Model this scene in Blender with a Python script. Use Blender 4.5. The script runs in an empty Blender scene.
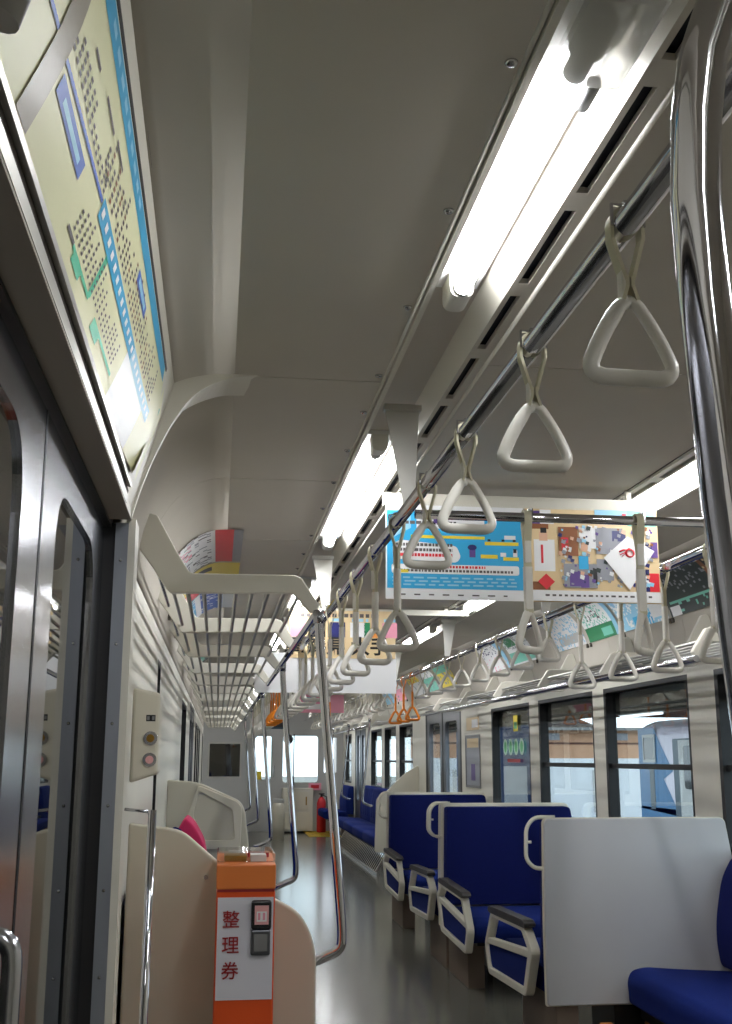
import bpy, math, random
from mathutils import Vector, Matrix
random.seed(7)
SC = bpy.context.scene
COL = SC.collection
PI = math.pi

# ------------------------------------------------------------------ camera
cam_d = bpy.data.cameras.new('camera')
cam = bpy.data.objects.new('camera', cam_d)
COL.objects.link(cam)
SC.camera = cam
cam_d.sensor_fit = 'VERTICAL'
cam_d.sensor_height = 24.0
cam_d.lens = 1105.0 / 1024.0 * 24.0
cam_d.clip_start = 0.02
cam_d.clip_end = 300
yaw, pit, rol = [math.radians(a) for a in (7.48, 12.55, 0.1)]
fw = Vector((math.sin(yaw) * math.cos(pit), math.cos(yaw) * math.cos(pit), math.sin(pit)))
rt = Vector((math.cos(yaw), -math.sin(yaw), 0))
up = rt.cross(fw)
rt2 = rt * math.cos(rol) + up * math.sin(rol)
up2 = up * math.cos(rol) - rt * math.sin(rol)
mw = Matrix((rt2, up2, -fw)).transposed().to_4x4()
mw.translation = Vector((0, 0, 1.25))
cam.matrix_world = mw

# ------------------------------------------------------------------ world and exposure
W = bpy.data.worlds.new('overcast_sky')
SC.world = W
W.use_nodes = True
wn = W.node_tree.nodes
bg = wn['Background']
bg.inputs[0].default_value = (0.80, 0.90, 1.0, 1)
SKY = 3.0
bg.inputs[1].default_value = SKY
SC.view_settings.view_transform = 'Standard'
SC.view_settings.look = 'None'
SC.view_settings.gamma = 1.0
SC.view_settings.use_curve_mapping = False
SC.view_settings.exposure = 0.18
TUBE = 54.0
SC.cycles.max_bounces = 8
SC.cycles.caustics_reflective = True
SC.cycles.diffuse_bounces = 4
SC.cycles.glossy_bounces = 5
SC.cycles.transparent_max_bounces = 12
SC.cycles.sample_clamp_indirect = 4.0
SC.cycles.use_denoising = True


# ------------------------------------------------------------------ materials
def lin(c):
    return tuple((v / 255 / 12.92) if v / 255 <= 0.04045 else ((v / 255 + 0.055) / 1.055) ** 2.4 for v in c)


MAT = {}


def mat(name, c, rough=0.5, metal=0.0, noise=0.04, nscale=6.0, bump=0.0, bscale=200.0, spec=0.5, coat=0.0):
    m = bpy.data.materials.new(name)
    m.use_nodes = True
    nt = m.node_tree
    p = nt.nodes['Principled BSDF']
    p.inputs['Roughness'].default_value = rough
    p.inputs['Metallic'].default_value = metal
    p.inputs['Specular IOR Level'].default_value = spec
    p.inputs['Coat Weight'].default_value = coat
    l = lin(c)
    tc = nt.nodes.new('ShaderNodeTexCoord')
    nz = nt.nodes.new('ShaderNodeTexNoise')
    nz.inputs['Scale'].default_value = nscale
    nz.inputs['Detail'].default_value = 4
    nt.links.new(tc.outputs['Object'], nz.inputs['Vector'])
    mx = nt.nodes.new('ShaderNodeMix')
    mx.data_type = 'RGBA'
    mx.inputs[6].default_value = tuple(min(1, v * (1 - noise)) for v in l) + (1,)
    mx.inputs[7].default_value = tuple(min(1, v * (1 + noise)) for v in l) + (1,)
    nt.links.new(nz.outputs['Fac'], mx.inputs[0])
    nt.links.new(mx.outputs[2], p.inputs['Base Color'])
    if bump:
        n2 = nt.nodes.new('ShaderNodeTexNoise')
        n2.inputs['Scale'].default_value = bscale
        nt.links.new(tc.outputs['Object'], n2.inputs['Vector'])
        b = nt.nodes.new('ShaderNodeBump')
        b.inputs['Strength'].default_value = bump
        b.inputs['Distance'].default_value = 0.002
        nt.links.new(n2.outputs['Fac'], b.inputs['Height'])
        nt.links.new(b.outputs[0], p.inputs['Normal'])
    MAT[name] = m
    return m


def emis(name, c, s):
    m = bpy.data.materials.new(name)
    m.use_nodes = True
    nt = m.node_tree
    nt.nodes.remove(nt.nodes['Principled BSDF'])
    e = nt.nodes.new('ShaderNodeEmission')
    e.inputs[0].default_value = lin(c) + (1,)
    e.inputs[1].default_value = s
    nt.links.new(e.outputs[0], nt.nodes['Material Output'].inputs[0])
    MAT[name] = m
    return m


def glass(name, tint=(255, 255, 255), rough=0.0, base=0.0):
    m = bpy.data.materials.new(name)
    m.use_nodes = True
    nt = m.node_tree
    nt.nodes.remove(nt.nodes['Principled BSDF'])
    t = nt.nodes.new('ShaderNodeBsdfTransparent')
    t.inputs[0].default_value = lin(tint) + (1,)
    g = nt.nodes.new('ShaderNodeBsdfGlossy')
    g.inputs['Roughness'].default_value = rough
    f = nt.nodes.new('ShaderNodeFresnel')
    ge = nt.nodes.new('ShaderNodeNewGeometry')
    io = nt.nodes.new('ShaderNodeMath')
    io.operation = 'MULTIPLY_ADD'
    io.inputs[1].default_value = 1 / 1.5 - 1.5
    io.inputs[2].default_value = 1.5
    nt.links.new(ge.outputs['Backfacing'], io.inputs[0])
    nt.links.new(io.outputs[0], f.inputs[0])
    ad = nt.nodes.new('ShaderNodeMath')
    ad.operation = 'ADD'
    ad.use_clamp = True
    ad.inputs[1].default_value = base
    nt.links.new(f.outputs[0], ad.inputs[0])
    x = nt.nodes.new('ShaderNodeMixShader')
    nt.links.new(ad.outputs[0], x.inputs[0])
    nt.links.new(t.outputs[0], x.inputs[1])
    nt.links.new(g.outputs[0], x.inputs[2])
    nt.links.new(x.outputs[0], nt.nodes['Material Output'].inputs[0])
    MAT[name] = m
    return m


mat('ceiling', (198, 191, 178), 0.55, bump=0.05)
mat('cream', (220, 216, 202), 0.45)
mat('beige', (206, 201, 184), 0.45)
mat('whitepanel', (196, 195, 196), 0.5)
mat('seatshell', (222, 216, 198), 0.4)
mat('blackrubber', (14, 14, 16), 0.5)
mat('slot', (22, 20, 30), 0.7)
mat('seam', (70, 64, 56), 0.8)
mat('steel', (186, 188, 194), 0.2, 1.0, bump=0.02)
mat('jambsteel', (158, 163, 172), 0.42, 0.75)
mat('darksteel', (112, 114, 120), 0.35, 1.0)
mat('chrome', (214, 214, 220), 0.07, 1.0, noise=0.01)
mat('screw', (190, 190, 190), 0.25, 1.0)
mat('aluminium', (200, 198, 192), 0.35, 1.0)
mat('header', (140, 130, 116), 0.6)
mat('lampbase', (235, 235, 232), 0.4)
mat('socket', (225, 224, 215), 0.4)
mat('bluecloth', (20, 35, 98), 0.95, noise=0.12, nscale=60, bump=0.3, spec=0.1)
mat('navycloth', (20, 28, 84), 0.95, noise=0.12, nscale=60, bump=0.3, spec=0.1)
mat('pinkcloth', (190, 40, 90), 0.9)
mat('armpad', (52, 48, 46), 0.5)
mat('pedestal', (112, 96, 82), 0.6, noise=0.1)
mat('floor', (106, 104, 95), 0.17, noise=0.16, nscale=5.0, spec=0.7)
mat('yellowtile', (214, 180, 60), 0.5)
mat('strapwhite', (232, 228, 218), 0.3)
mat('belt', (206, 200, 172), 0.7)
mat('orange', (232, 132, 28), 0.4)
mat('machineorange', (226, 84, 30), 0.4)
mat('machinelid', (228, 128, 62), 0.4)
mat('machinewhite', (226, 226, 236), 0.4)
mat('red', (196, 30, 40), 0.5, noise=0.02)
mat('darkred', (150, 34, 40), 0.5)
mat('black', (18, 18, 20), 0.4)
mat('grey', (128, 128, 128), 0.5)
mat('lightgrey', (190, 190, 188), 0.5)
mat('pinkscreen', (236, 176, 176), 0.3)
mat('gold', (170, 132, 60), 0.35, 0.8)
mat('mapcream', (226, 224, 180), 0.4)
mat('mapblue', (40, 160, 206), 0.4)
mat('mapline', (60, 100, 190), 0.4)
mat('mapgreen', (70, 190, 150), 0.4)
mat('lightblue', (150, 205, 232), 0.4)
mat('adblue', (48, 170, 222), 0.4)
mat('adwhite', (240, 240, 240), 0.4)
mat('adtext', (90, 84, 84), 0.5)
mat('adyellow', (238, 214, 60), 0.4)
mat('adred', (220, 44, 56), 0.4)
mat('adpink', (240, 160, 180), 0.4)
mat('adpurple', (96, 70, 140), 0.4)
mat('adbeige', (228, 202, 156), 0.4)
mat('adbrown', (140, 84, 46), 0.4)
mat('adgreen', (40, 130, 84), 0.4)
mat('adnavy', (30, 34, 96), 0.4)
mat('adorange', (236, 150, 70), 0.4)
mat('adgrey', (150, 152, 160), 0.4)
mat('adskin', (226, 180, 150), 0.4)
mat('addark', (30, 46, 44), 0.4)
mat('adteal', (120, 200, 180), 0.4)
mat('mapshade', (158, 150, 134), 0.3)
mat('trainblue', (14, 104, 156), 0.3)
mat('traindark', (28, 60, 78), 0.3)
mat('trainwhite', (226, 218, 232), 0.35)
mat('trainglass', (16, 28, 36), 0.05)
mat('beam', (96, 58, 46), 0.7, noise=0.2)
mat('roofdark', (60, 52, 50), 0.8)
mat('siding', (196, 152, 122), 0.8, noise=0.1)
mat('wallwhite', (224, 228, 234), 0.8)
mat('ground', (120, 118, 112), 0.95, noise=0.25, nscale=8, bump=0.5, bscale=30)
mat('skyblock', (60, 54, 50), 0.9, noise=0.2)
mat('wood', (190, 120, 60), 0.6, noise=0.15, nscale=20)
mat('bluewall', (60, 84, 128), 0.7)
mat('stickgreen', (110, 190, 130), 0.5)
mat('stickpale', (200, 230, 210), 0.5)
emis('tube', (250, 252, 255), TUBE)
emis('outtube', (240, 245, 255), 3.0)
emis('display', (250, 230, 230), 0.6)
def milky(name, c):
    m = bpy.data.materials.new(name)
    m.use_nodes = True
    nt = m.node_tree
    nt.nodes.remove(nt.nodes['Principled BSDF'])
    t = nt.nodes.new('ShaderNodeBsdfTranslucent'); t.inputs[0].default_value = lin(c) + (1,)
    d = nt.nodes.new('ShaderNodeBsdfDiffuse'); d.inputs[0].default_value = lin(c) + (1,)
    x = nt.nodes.new('ShaderNodeMixShader'); x.inputs[0].default_value = .5
    nt.links.new(d.outputs[0], x.inputs[1]); nt.links.new(t.outputs[0], x.inputs[2])
    tp = nt.nodes.new('ShaderNodeBsdfTransparent')
    x2 = nt.nodes.new('ShaderNodeMixShader'); x2.inputs[0].default_value = .35
    nt.links.new(x.outputs[0], x2.inputs[1]); nt.links.new(tp.outputs[0], x2.inputs[2])
    nt.links.new(x2.outputs[0], nt.nodes['Material Output'].inputs[0])
    MAT[name] = m


milky('milky', (226, 226, 222))
glass('pane', (236, 242, 242))
glass('doorglass', (150, 155, 155), 0.01, 0.10)
glass('clear', (250, 250, 250), 0.05, 0.04)


# ------------------------------------------------------------------ mesh builder
class M:
    def __init__(s):
        s.v = []; s.f = []; s.m = []; s.sm = []; s.mats = []

    def mi(s, name):
        if name not in s.mats:
            s.mats.append(name)
        return s.mats.index(name)

    def face(s, idx, m, smooth=False):
        s.f.append(idx); s.m.append(s.mi(m)); s.sm.append(smooth)

    def box(s, x0, x1, y0, y1, z0, z1, m):
        b = len(s.v)
        s.v += [(x0, y0, z0), (x1, y0, z0), (x1, y1, z0), (x0, y1, z0), (x0, y0, z1), (x1, y0, z1), (x1, y1, z1), (x0, y1, z1)]
        for q in ((0, 3, 2, 1), (4, 5, 6, 7), (0, 1, 5, 4), (1, 2, 6, 5), (2, 3, 7, 6), (3, 0, 4, 7)):
            s.face([b + i for i in q], m)
        return s

    def prism(s, pts, axis, a, c, m, smooth=False):
        """closed outline pts (2-D) swept along an axis from a to c"""
        def P(p, t):
            return {'x': (t, p[0], p[1]), 'y': (p[0], t, p[1]), 'z': (p[0], p[1], t)}[axis]
        b = len(s.v); n = len(pts)
        s.v += [P(p, a) for p in pts] + [P(p, c) for p in pts]
        s.face([b + i for i in range(n)], m)
        s.face([b + n + i for i in reversed(range(n))], m)
        for i in range(n):
            j = (i + 1) % n
            s.face([b + i, b + n + i, b + n + j, b + j], m, smooth)
        return s

    def ring(s, outer, inner, axis, a, c, m):
        """frame between two outlines with the same number of points"""
        def P(p, t):
            return {'x': (t, p[0], p[1]), 'y': (p[0], t, p[1]), 'z': (p[0], p[1], t)}[axis]
        b = len(s.v); n = len(outer)
        for t in (a, c):
            s.v += [P(p, t) for p in outer] + [P(p, t) for p in inner]
        for i in range(n):
            j = (i + 1) % n
            o0, o1, i0, i1 = b + i, b + j, b + n + i, b + n + j
            s.face([o0, o1, i1, i0], m)
            s.face([o0 + 2 * n, i0 + 2 * n, i1 + 2 * n, o1 + 2 * n], m)
            s.face([o0, o0 + 2 * n, o1 + 2 * n, o1], m)
            s.face([i0, i1, i1 + 2 * n, i0 + 2 * n], m)
        return s

    def poly(s, pts, m):
        b = len(s.v); s.v += [tuple(p) for p in pts]
        s.face(list(range(b, b + len(pts))), m)
        return s

    def tube(s, pts, r, m, n=12, closed=False, flat=1.0, updir=None):
        pts = [Vector(p) for p in pts]
        k = len(pts)
        rr = r if isinstance(r, (list, tuple)) else [r] * k
        b = len(s.v)
        prev = None
        for i, p in enumerate(pts):
            if closed:
                t = (pts[(i + 1) % k] - pts[i - 1]).normalized()
            else:
                t = (pts[min(i + 1, k - 1)] - pts[max(i - 1, 0)]).normalized()
            if updir is not None:
                u = Vector(updir); u = (u - t * u.dot(t)).normalized()
            elif prev is None:
                u = t.orthogonal().normalized()
            else:
                u = (prev - t * prev.dot(t)).normalized()
            prev = u
            w = t.cross(u)
            for j in range(n):
                a = 2 * PI * j / n
                s.v.append(tuple(p + u * (math.cos(a) * rr[i]) + w * (math.sin(a) * rr[i] * flat)))
        segs = k if closed else k - 1
        for i in range(segs):
            for j in range(n):
                q = (i + 1) % k
                s.face([b + i * n + j, b + i * n + (j + 1) % n, b + q * n + (j + 1) % n, b + q * n + j], m, True)
        if not closed:
            s.face([b + j for j in reversed(range(n))], m)
            s.face([b + (k - 1) * n + j for j in range(n)], m)
        return s

    def build(s, name, parent=None, bevel=0.0, seg=2):
        me = bpy.data.meshes.new(name)
        me.from_pydata(s.v, [], s.f)
        for n in s.mats:
            me.materials.append(MAT[n])
        me.polygons.foreach_set('material_index', s.m)
        me.polygons.foreach_set('use_smooth', s.sm)
        me.update()
        o = bpy.data.objects.new(name, me)
        COL.objects.link(o)
        if parent is not None:
            o.parent = parent
        if bevel:
            md = o.modifiers.new('bevel', 'BEVEL')
            md.width = bevel; md.segments = seg; md.limit_method = 'ANGLE'; md.angle_limit = math.radians(35)
        return o


def fillet(pts, r, n=5, closed=True):
    """round the corners of a polyline (2-D or 3-D)"""
    out = []
    k = len(pts)
    P = [Vector(p) for p in pts]
    rr = r if isinstance(r, (list, tuple)) else [r] * k
    for i in range(k):
        if not closed and i in (0, k - 1):
            out.append(tuple(P[i])); continue
        a, b, c = P[i - 1], P[i], P[(i + 1) % k]
        q = min(rr[i], (a - b).length * 0.49, (c - b).length * 0.49)
        if q < 1e-5:
            out.append(tuple(b)); continue
        p0 = b + (a - b).normalized() * q
        p1 = b + (c - b).normalized() * q
        for j in range(n + 1):
            t = j / n
            out.append(tuple(p0 * (1 - t) ** 2 + b * 2 * t * (1 - t) + p1 * t * t))
    return out


def rrect(x0, x1, z0, z1, r, n=6):
    out = []
    for cx, cz, a0 in ((x1 - r, z1 - r, 0), (x0 + r, z1 - r, 90), (x0 + r, z0 + r, 180), (x1 - r, z0 + r, 270)):
        for j in range(n + 1):
            a = math.radians(a0 + 90 * j / n)
            out.append((cx + r * math.cos(a), cz + r * math.sin(a)))
    return out


def thing(name, label, cat, loc=(0, 0, 0), rz=0.0, group=None):
    o = bpy.data.objects.new(name, None)
    o.empty_display_size = 0.1
    COL.objects.link(o)
    o.location = loc
    o.rotation_euler = (0, 0, rz)
    return tag(o, label, cat, group)


def tag(o, label, cat, group=None, kind=None):
    o['label'] = label; o['category'] = cat
    if group: o['group'] = group
    if kind: o['kind'] = kind
    return o


def struct(o, label=None, cat=None):
    o['kind'] = 'structure'
    if label: o['label'] = label
    if cat: o['category'] = cat
    return o


def dup(root, loc, rz=0.0, label=None, group=None):
    r = root.copy(); COL.objects.link(r)
    r.location = loc; r.rotation_euler = (0, 0, rz)
    if label: r['label'] = label
    if group: r['group'] = group
    for ch in list(root.children):
        c = ch.copy(); COL.objects.link(c); c.parent = r
        for g in list(ch.children):
            d = g.copy(); COL.objects.link(d); d.parent = c
    return r


ORD = ['nearest', 'second', 'third', 'fourth', 'fifth', 'sixth', 'seventh', 'eighth', 'ninth', 'tenth', 'eleventh', 'twelfth', 'thirteenth',
       'fourteenth', 'fifteenth', 'sixteenth', 'seventeenth', 'eighteenth', 'nineteenth', 'twentieth']
TENS = {20: 'twenty', 30: 'thirty', 40: 'forty'}


def ordn(i):
    if i < 20:
        return ORD[i]
    k = i + 1
    if k % 10 == 0:
        return {30: 'thirtieth', 40: 'fortieth'}[k]
    return TENS[k // 10 * 10] + '-' + ['first', 'second', 'third', 'fourth', 'fifth', 'sixth', 'seventh', 'eighth', 'ninth'][k % 10 - 1]


# ------------------------------------------------------------------ the car's shell
XL, XR, XC = -0.25, 2.22, 0.985
YB, YF = -2.2, 20.0
HC = 2.15


def mx(x):   # mirror across the car's centre line
    return 2 * XC - x


PROF = [(-0.250, 1.758), (-0.250, 1.80)] + [(-0.25 * math.cos(math.radians(a)), 1.80 + 0.35 * math.sin(math.radians(a))) for a in (9, 18, 27, 36, 45, 53, 61, 68, 75, 82)] + [(0.0, HC), (0.015, HC)]

m = M(); m.box(XL - 0.12, XR + 0.12, YB, YF + 1.6, -0.06, 0.0, 'floor')
struct(m.build('floor'))


def ceil_piece(m, y0, y1, left_prof, mirror):
    """ceiling skin with thickness, from the cove to the lamp trough"""
    pts = list(left_prof) + [(0.372, HC)]
    top = [(p[0] - 0.02 if i < len(left_prof) - 1 else p[0], p[1] + 0.02) for i, p in enumerate(pts)]
    out = pts + top[::-1]
    if mirror:
        out = [(mx(p[0]), p[1]) for p in out]
    b = len(m.v); n = len(out)
    m.v += [(p[0], y0, p[1]) for p in out] + [(p[0], y1, p[1]) for p in out]
    k = len(pts)
    for i in range(n):
        j = (i + 1) % n
        m.face([b + i, b + n + i, b + n + j, b + j], 'ceiling', i < k - 2)
    m.face([b + i for i in range(n)], 'ceiling'); m.face([b + n + i for i in range(n)], 'ceiling')


m = M()
seams = [2.66, 3.562, 4.60, 5.64, 6.68, 7.72, 8.76, 9.80, 11.9, 12.94, 13.98, 15.02, 16.06, 17.10, 18.14, 19.18, YF]
HEADPROF = [(-0.128, 2.121), (-0.112, 2.128), (-0.095, 2.1345), (-0.075, 2.140), (-0.055, 2.1445), (-0.035, 2.1475), (-0.015, 2.1493), (0.005, HC), (0.015, HC)]
# near the doors the cove is replaced by an inclined door header (built below)
ceil_piece(m, YB, 2.548, HEADPROF, False)
for a, b in zip(seams[:-1], seams[1:]):
    ceil_piece(m, a, b - 0.005, PROF, False)
rs = [YB, -0.6, 1.5] + [3.0 + 1.04 * i for i in range(16)] + [YF]
for a, b in zip(rs[:-1], rs[1:]):
    ceil_piece(m, a, b - 0.005, PROF, True)
m.box(0.0, 0.372, 2.553, 2.66, HC, HC + 0.02, 'ceiling')
# middle ceiling panels between the two lamp troughs
for a, b in zip([YB, -0.4, 1.0, 2.4] + [3.8 + 1.4 * i for i in range(12)], [-0.4, 1.0, 2.4, 3.8] + [5.2 + 1.4 * i for i in range(11)] + [YF]):
    m.box(0.60, mx(0.60), a, b - 0.004, HC, HC + 0.02, 'ceiling')
# dark backing above the seams
m.box(XL - 0.12, XR + 0.12, YB, YF, HC + 0.05, HC + 0.08, 'seam')
m.box(XL - 0.12, XL - 0.06, 2.5, YF, 1.5, HC + 0.06, 'seam')
m.box(XR + 0.06, XR + 0.12, YB, YF, 1.5, HC + 0.06, 'seam')
struct(m.build('ceiling'))

# moulded rib where the door header ends, and the rib lines of the troughs
m = M()
def spline(P, n=5):
    out = []
    for i in range(len(P) - 1):
        p0, p1, p2, p3 = P[max(i - 1, 0)], P[i], P[i + 1], P[min(i + 2, len(P) - 1)]
        for j in range(n):
            t = j / n
            out.append(tuple(.5 * (2 * p1[q] + (p2[q] - p0[q]) * t + (2 * p0[q] - 5 * p1[q] + 4 * p2[q] - p3[q]) * t * t + (3 * p1[q] - p0[q] - 3 * p2[q] + p3[q]) * t ** 3) for q in (0, 1)))
    return out + [P[-1]]


RA = spline([(-0.212, 1.792), (-0.194, 1.86), (-0.166, 1.94), (-0.124, 2.03), (-0.076, 2.096), (-0.012, 2.134), (0.050, 2.147), (0.10, 2.153)])
RB = [(p[0] - .002, p[1] + .002) for p in RA]
RC = spline([(-0.236, 1.792), (-0.232, 1.86), (-0.212, 1.95), (-0.172, 2.040), (-0.110, 2.104), (-0.030, 2.143), (0.040, 2.150), (0.10, 2.155)])
RD = [(p[0] - .05, p[1] + .03) for p in RA]
for i in range(len(RA) - 1):
    for (P, ya), (Q, yb) in (((RD, 2.540), (RA, 2.540)), ((RA, 2.540), (RB, 2.575)), ((RB, 2.575), (RC, 2.70))):
        m.poly([(P[i][0], ya, P[i][1]), (P[i + 1][0], ya, P[i + 1][1]), (Q[i + 1][0], yb, Q[i + 1][1]), (Q[i][0], yb, Q[i][1])], 'cream')
m.sm = [True] * len(m.sm)
struct(m.build('trim_1'))

for k, mir in enumerate((False, True)):
    f = mx if mir else (lambda x: x)
    m = M()

    def bx(x0, x1, y0, y1, z0, z1, c):
        a, b = sorted((f(x0), f(x1)))
        m.box(a, b, y0, y1, z0, z1, c)
    # trough: edge bead, recessed roof, inclined side, slotted strip, bright bead
    m.tube([(f(0.376), YB, HC + 0.002), (f(0.376), YF, HC + 0.002)], 0.005, 'cream', 8)
    bx(0.382, 0.394, YB, YF, HC - 0.008, HC + 0.048, 'cream')
    bx(0.394, 0.515, YB, YF, HC + 0.045, HC + 0.049, 'ceiling')
    out = [(0.508, HC + 0.045), (0.538, HC - 0.006), (0.538, HC + 0.045), (0.508, HC + 0.045)]
    m.prism([(f(p[0]), p[1]) for p in out], 'y', YB, YF, 'cream')
    y = -1.894
    bx(0.538, 0.549, YB, YF, HC - 0.006, HC + 0.005, 'ceiling')
    bx(0.569, 0.588, YB, YF, HC - 0.006, HC + 0.005, 'ceiling')
    bx(0.540, 0.586, YB, YF, HC + 0.014, HC + 0.03, 'slot')
    a = YB
    while y < YF:
        bx(0.549, 0.569, a, y, HC - 0.006, HC + 0.005, 'ceiling')
        a = y + 0.293
        y += 0.353
    m.tube([(f(0.593), YB, HC - 0.005), (f(0.593), YF, HC - 0.005)], 0.0055, 'cream', 8)
    struct(m.build('trim_%d' % (k + 2)))

# ---- windows and walls
WIN = [(3.45, 4.80), (5.09, 6.28), (6.47, 7.63), (7.86, 9.00), (12.75, 13.72), (13.98, 14.96), (15.22, 16.30), (18.7, 19.6)]
DOORR = (10.15, 11.95)
SILL, WTOP = 0.84, 1.645


def wall(name, x0, x1, holes, ya, yb, top):
    m = M()
    y = ya
    for a, b, z0, z1 in sorted(holes):
        m.box(x0, x1, y, a, 0, top, 'cream')
        if z0 > 0: m.box(x0, x1, a, b, 0, z0, 'cream')
        m.box(x0, x1, a, b, z1, top, 'cream')
        y = b
    m.box(x0, x1, y, yb, 0, top, 'cream')
    return m


holesR = [(a, b, SILL, WTOP) for a, b in WIN] + [(DOORR[0], DOORR[1], 0, 1.74), (16.9, 18.2, 0, 1.74)]
m = wall('r', XR, XR + 0.07, holesR, YB, YF, 1.76)
struct(m.build('wall_right'))
WINL = [(4.62, 4.86)] + WIN[3:]
holesL = [(a, b, SILL, WTOP) for a, b in WINL] + [(DOORR[0], DOORR[1], 0, 1.74)]
m = wall('l', XL - 0.07, XL, holesL, 2.66, YF, 1.76)
struct(m.build('wall_left'))
m = M()
m.box(XL - 0.07, XL, YB, -0.2, 0, 1.76, 'cream')
m.box(XL - 0.1, XL - 0.0, -0.2, -0.16, 0, 1.79, 'cream')
struct(m.build('wall_left_rear'))
m = M(); m.box(XL - 0.1, XR + 0.1, YB - 0.06, YB, 0, HC + 0.08, 'cream')
struct(m.build('wall_back'))

wi = 0


def window(x, y0, y1, side, mid=True, curved=False):
    """black-framed window set in the wall; side = +1 right wall, -1 left wall"""
    global wi
    wi += 1
    a, b = (x, x + 0.06) if side > 0 else (x - 0.06, x)
    r = 0.07 if curved else 0.02
    m = M()
    o = rrect(y0 + 0.001, y1 - 0.001, SILL + 0.001, WTOP - 0.001, 0.003 if not curved else 0.004)
    i = rrect(y0 + 0.022, y1 - 0.035, SILL + 0.03, WTOP - 0.025, r)
    m.ring(o, i, 'x', a, b, 'blackrubber')
    if mid:
        c = (a + b) / 2
        m.box(c - 0.012, c + 0.012, y0 + 0.02, y1 - 0.03, 1.195, 1.222, 'blackrubber')
    fr = struct(m.build('window_%d' % wi))
    c = (a + b) / 2 + 0.014 * side
    p = M(); p.box(c - 0.002, c + 0.002, y0 + 0.015, y1 - 0.02, SILL + 0.02, WTOP - 0.02, 'pane')
    p.build('pane', fr)
    return fr


for k, (a, b) in enumerate(WIN):
    window(XR, a, b, 1, mid=(k != 3), curved=(k == 3))

for a, b in WINL:
    window(XL, a, b, -1, mid=False, curved=False)


def far_door(name, x, y0, y1, side):
    a, b = (x + 0.005, x + 0.045) if side > 0 else (x - 0.045, x - 0.005)
    yc = (y0 + y1) / 2
    root = struct(thing(name, 'double sliding door', 'door', (0, 0, 0)))
    m = M()
    m.ring([(y0, 0), (y1, 0), (y1, 1.74), (y0, 1.74)], [(y0 + .07, 0.01), (y1 - .07, 0.01), (y1 - .07, 1.70), (y0 + .07, 1.70)], 'x', a - 0.004, b + 0.004, 'blackrubber')
    m.build('door_frame', root)
    for (p, q) in ((y0 + .07, yc - .004), (yc + .004, y1 - .07)):
        m = M()
        m.ring(fillet([(p, 0.02), (q, 0.02), (q, 1.70), (p, 1.70)], 0.002, 6), fillet([(p + .13, 0.6), (q - .13, 0.6), (q - .13, 1.6), (p + .13, 1.6)], 0.08, 6), 'x', a, b, 'darksteel')
        m.box(a - 0.002, b + 0.002, (q - 0.02) if q < yc else p, q if q < yc else p + 0.02, 0.02, 1.70, 'blackrubber')
        d = m.build('door_leaf', root)
        g = M(); g.box((a + b) / 2 - .002, (a + b) / 2 + .002, p + .11, q - .11, .58, 1.62, 'pane'); g.build('door_glass', d)
    return root


far_door('door_2', XR, DOORR[0], DOORR[1], 1)
far_door('door_3', XL, DOORR[0], DOORR[1], -1)
far_door('door_4', XR, 16.9, 18.2, 1)

# ---- far end wall (driver's cab partition)
m = M()
Y0, Y1 = YF - 0.05, YF
op = [(-0.16, 0.43, 0.90, 1.52), (0.60, 1.02, 0.0, 1.70), (1.12, 1.80, 0.80, 1.66), (1.88, 2.1, 1.0, 1.6)]
x = XL
for a, b, z0, z1 in op:
    m.box(x, a, Y0, Y1, 0, HC + 0.05, 'lightgrey')
    if z0 > 0: m.box(a, b, Y0, Y1, 0, z0, 'lightgrey')
    m.box(a, b, Y0, Y1, z1, HC + 0.05, 'lightgrey')
    x = b
m.box(x, XR, Y0, Y1, 0, HC + 0.05, 'lightgrey')
struct(m.build('wall_far'))
# cab behind the partition: dark left booth, open windscreen to the right
m = M()
m.box(XL, 0.55, YF + 0.9, YF + 0.95, 0, HC, 'black')
m.box(0.52, 0.56, YF, YF + 0.95, 0, HC, 'cream')
m.box(XL - 0.05, XL, YF, YF + 1.6, 0, HC, 'black')
m.box(XR, XR + 0.05, YF, YF + 1.6, 0, HC, 'cream')
m.box(XL - 0.05, XR + 0.05, YF, YF + 1.6, HC - 0.02, HC + 0.05, 'cream')
m.box(0.55, XR, YF + 1.55, YF + 1.6, 0, 0.74, 'cream')
m.box(1.02, 1.10, YF + 1.55, YF + 1.6, 0.74, HC, 'cream')
m.box(0.55, XR, YF + 1.55, YF + 1.6, 1.85, HC, 'cream')
struct(m.build('wall_cab'))
wi += 1
m = M()
m.ring([(-0.159, .901), (.429, .901), (.429, 1.519), (-0.159, 1.519)], [(-.13, .93), (.40, .93), (.40, 1.49), (-.13, 1.49)], 'y', Y0 - 0.006, Y1, 'aluminium')
w = struct(m.build('window_%d' % wi))
p = M(); p.box(-0.14, .41, YF - .03, YF - .026, .92, 1.50, 'doorglass'); p.build('pane', w)
wi += 1
m = M()
m.ring(fillet([(1.121, .801), (1.799, .801), (1.799, 1.659), (1.121, 1.659)], .002, 6), fillet([(1.15, .83), (1.77, .83), (1.77, 1.63), (1.15, 1.63)], .06, 6), 'y', Y0 - 0.006, Y1, 'lightgrey')
w = struct(m.build('window_%d' % wi))
p = M(); p.box(1.13, 1.79, YF - .03, YF - .026, .81, 1.65, 'pane'); p.build('pane', w)
d = struct(thing('door_5', 'cab door', 'door', (0, 0, 0)))
m = M()
m.ring(fillet([(0.601, .002), (1.019, .002), (1.019, 1.699), (.601, 1.699)], .002, 6), fillet([(.66, .88), (.97, .88), (.97, 1.62), (.66, 1.62)], .07, 6), 'y', Y0 + 0.004, Y1 - 0.006, 'lightgrey')
dl = m.build('door_leaf', d)
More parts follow.
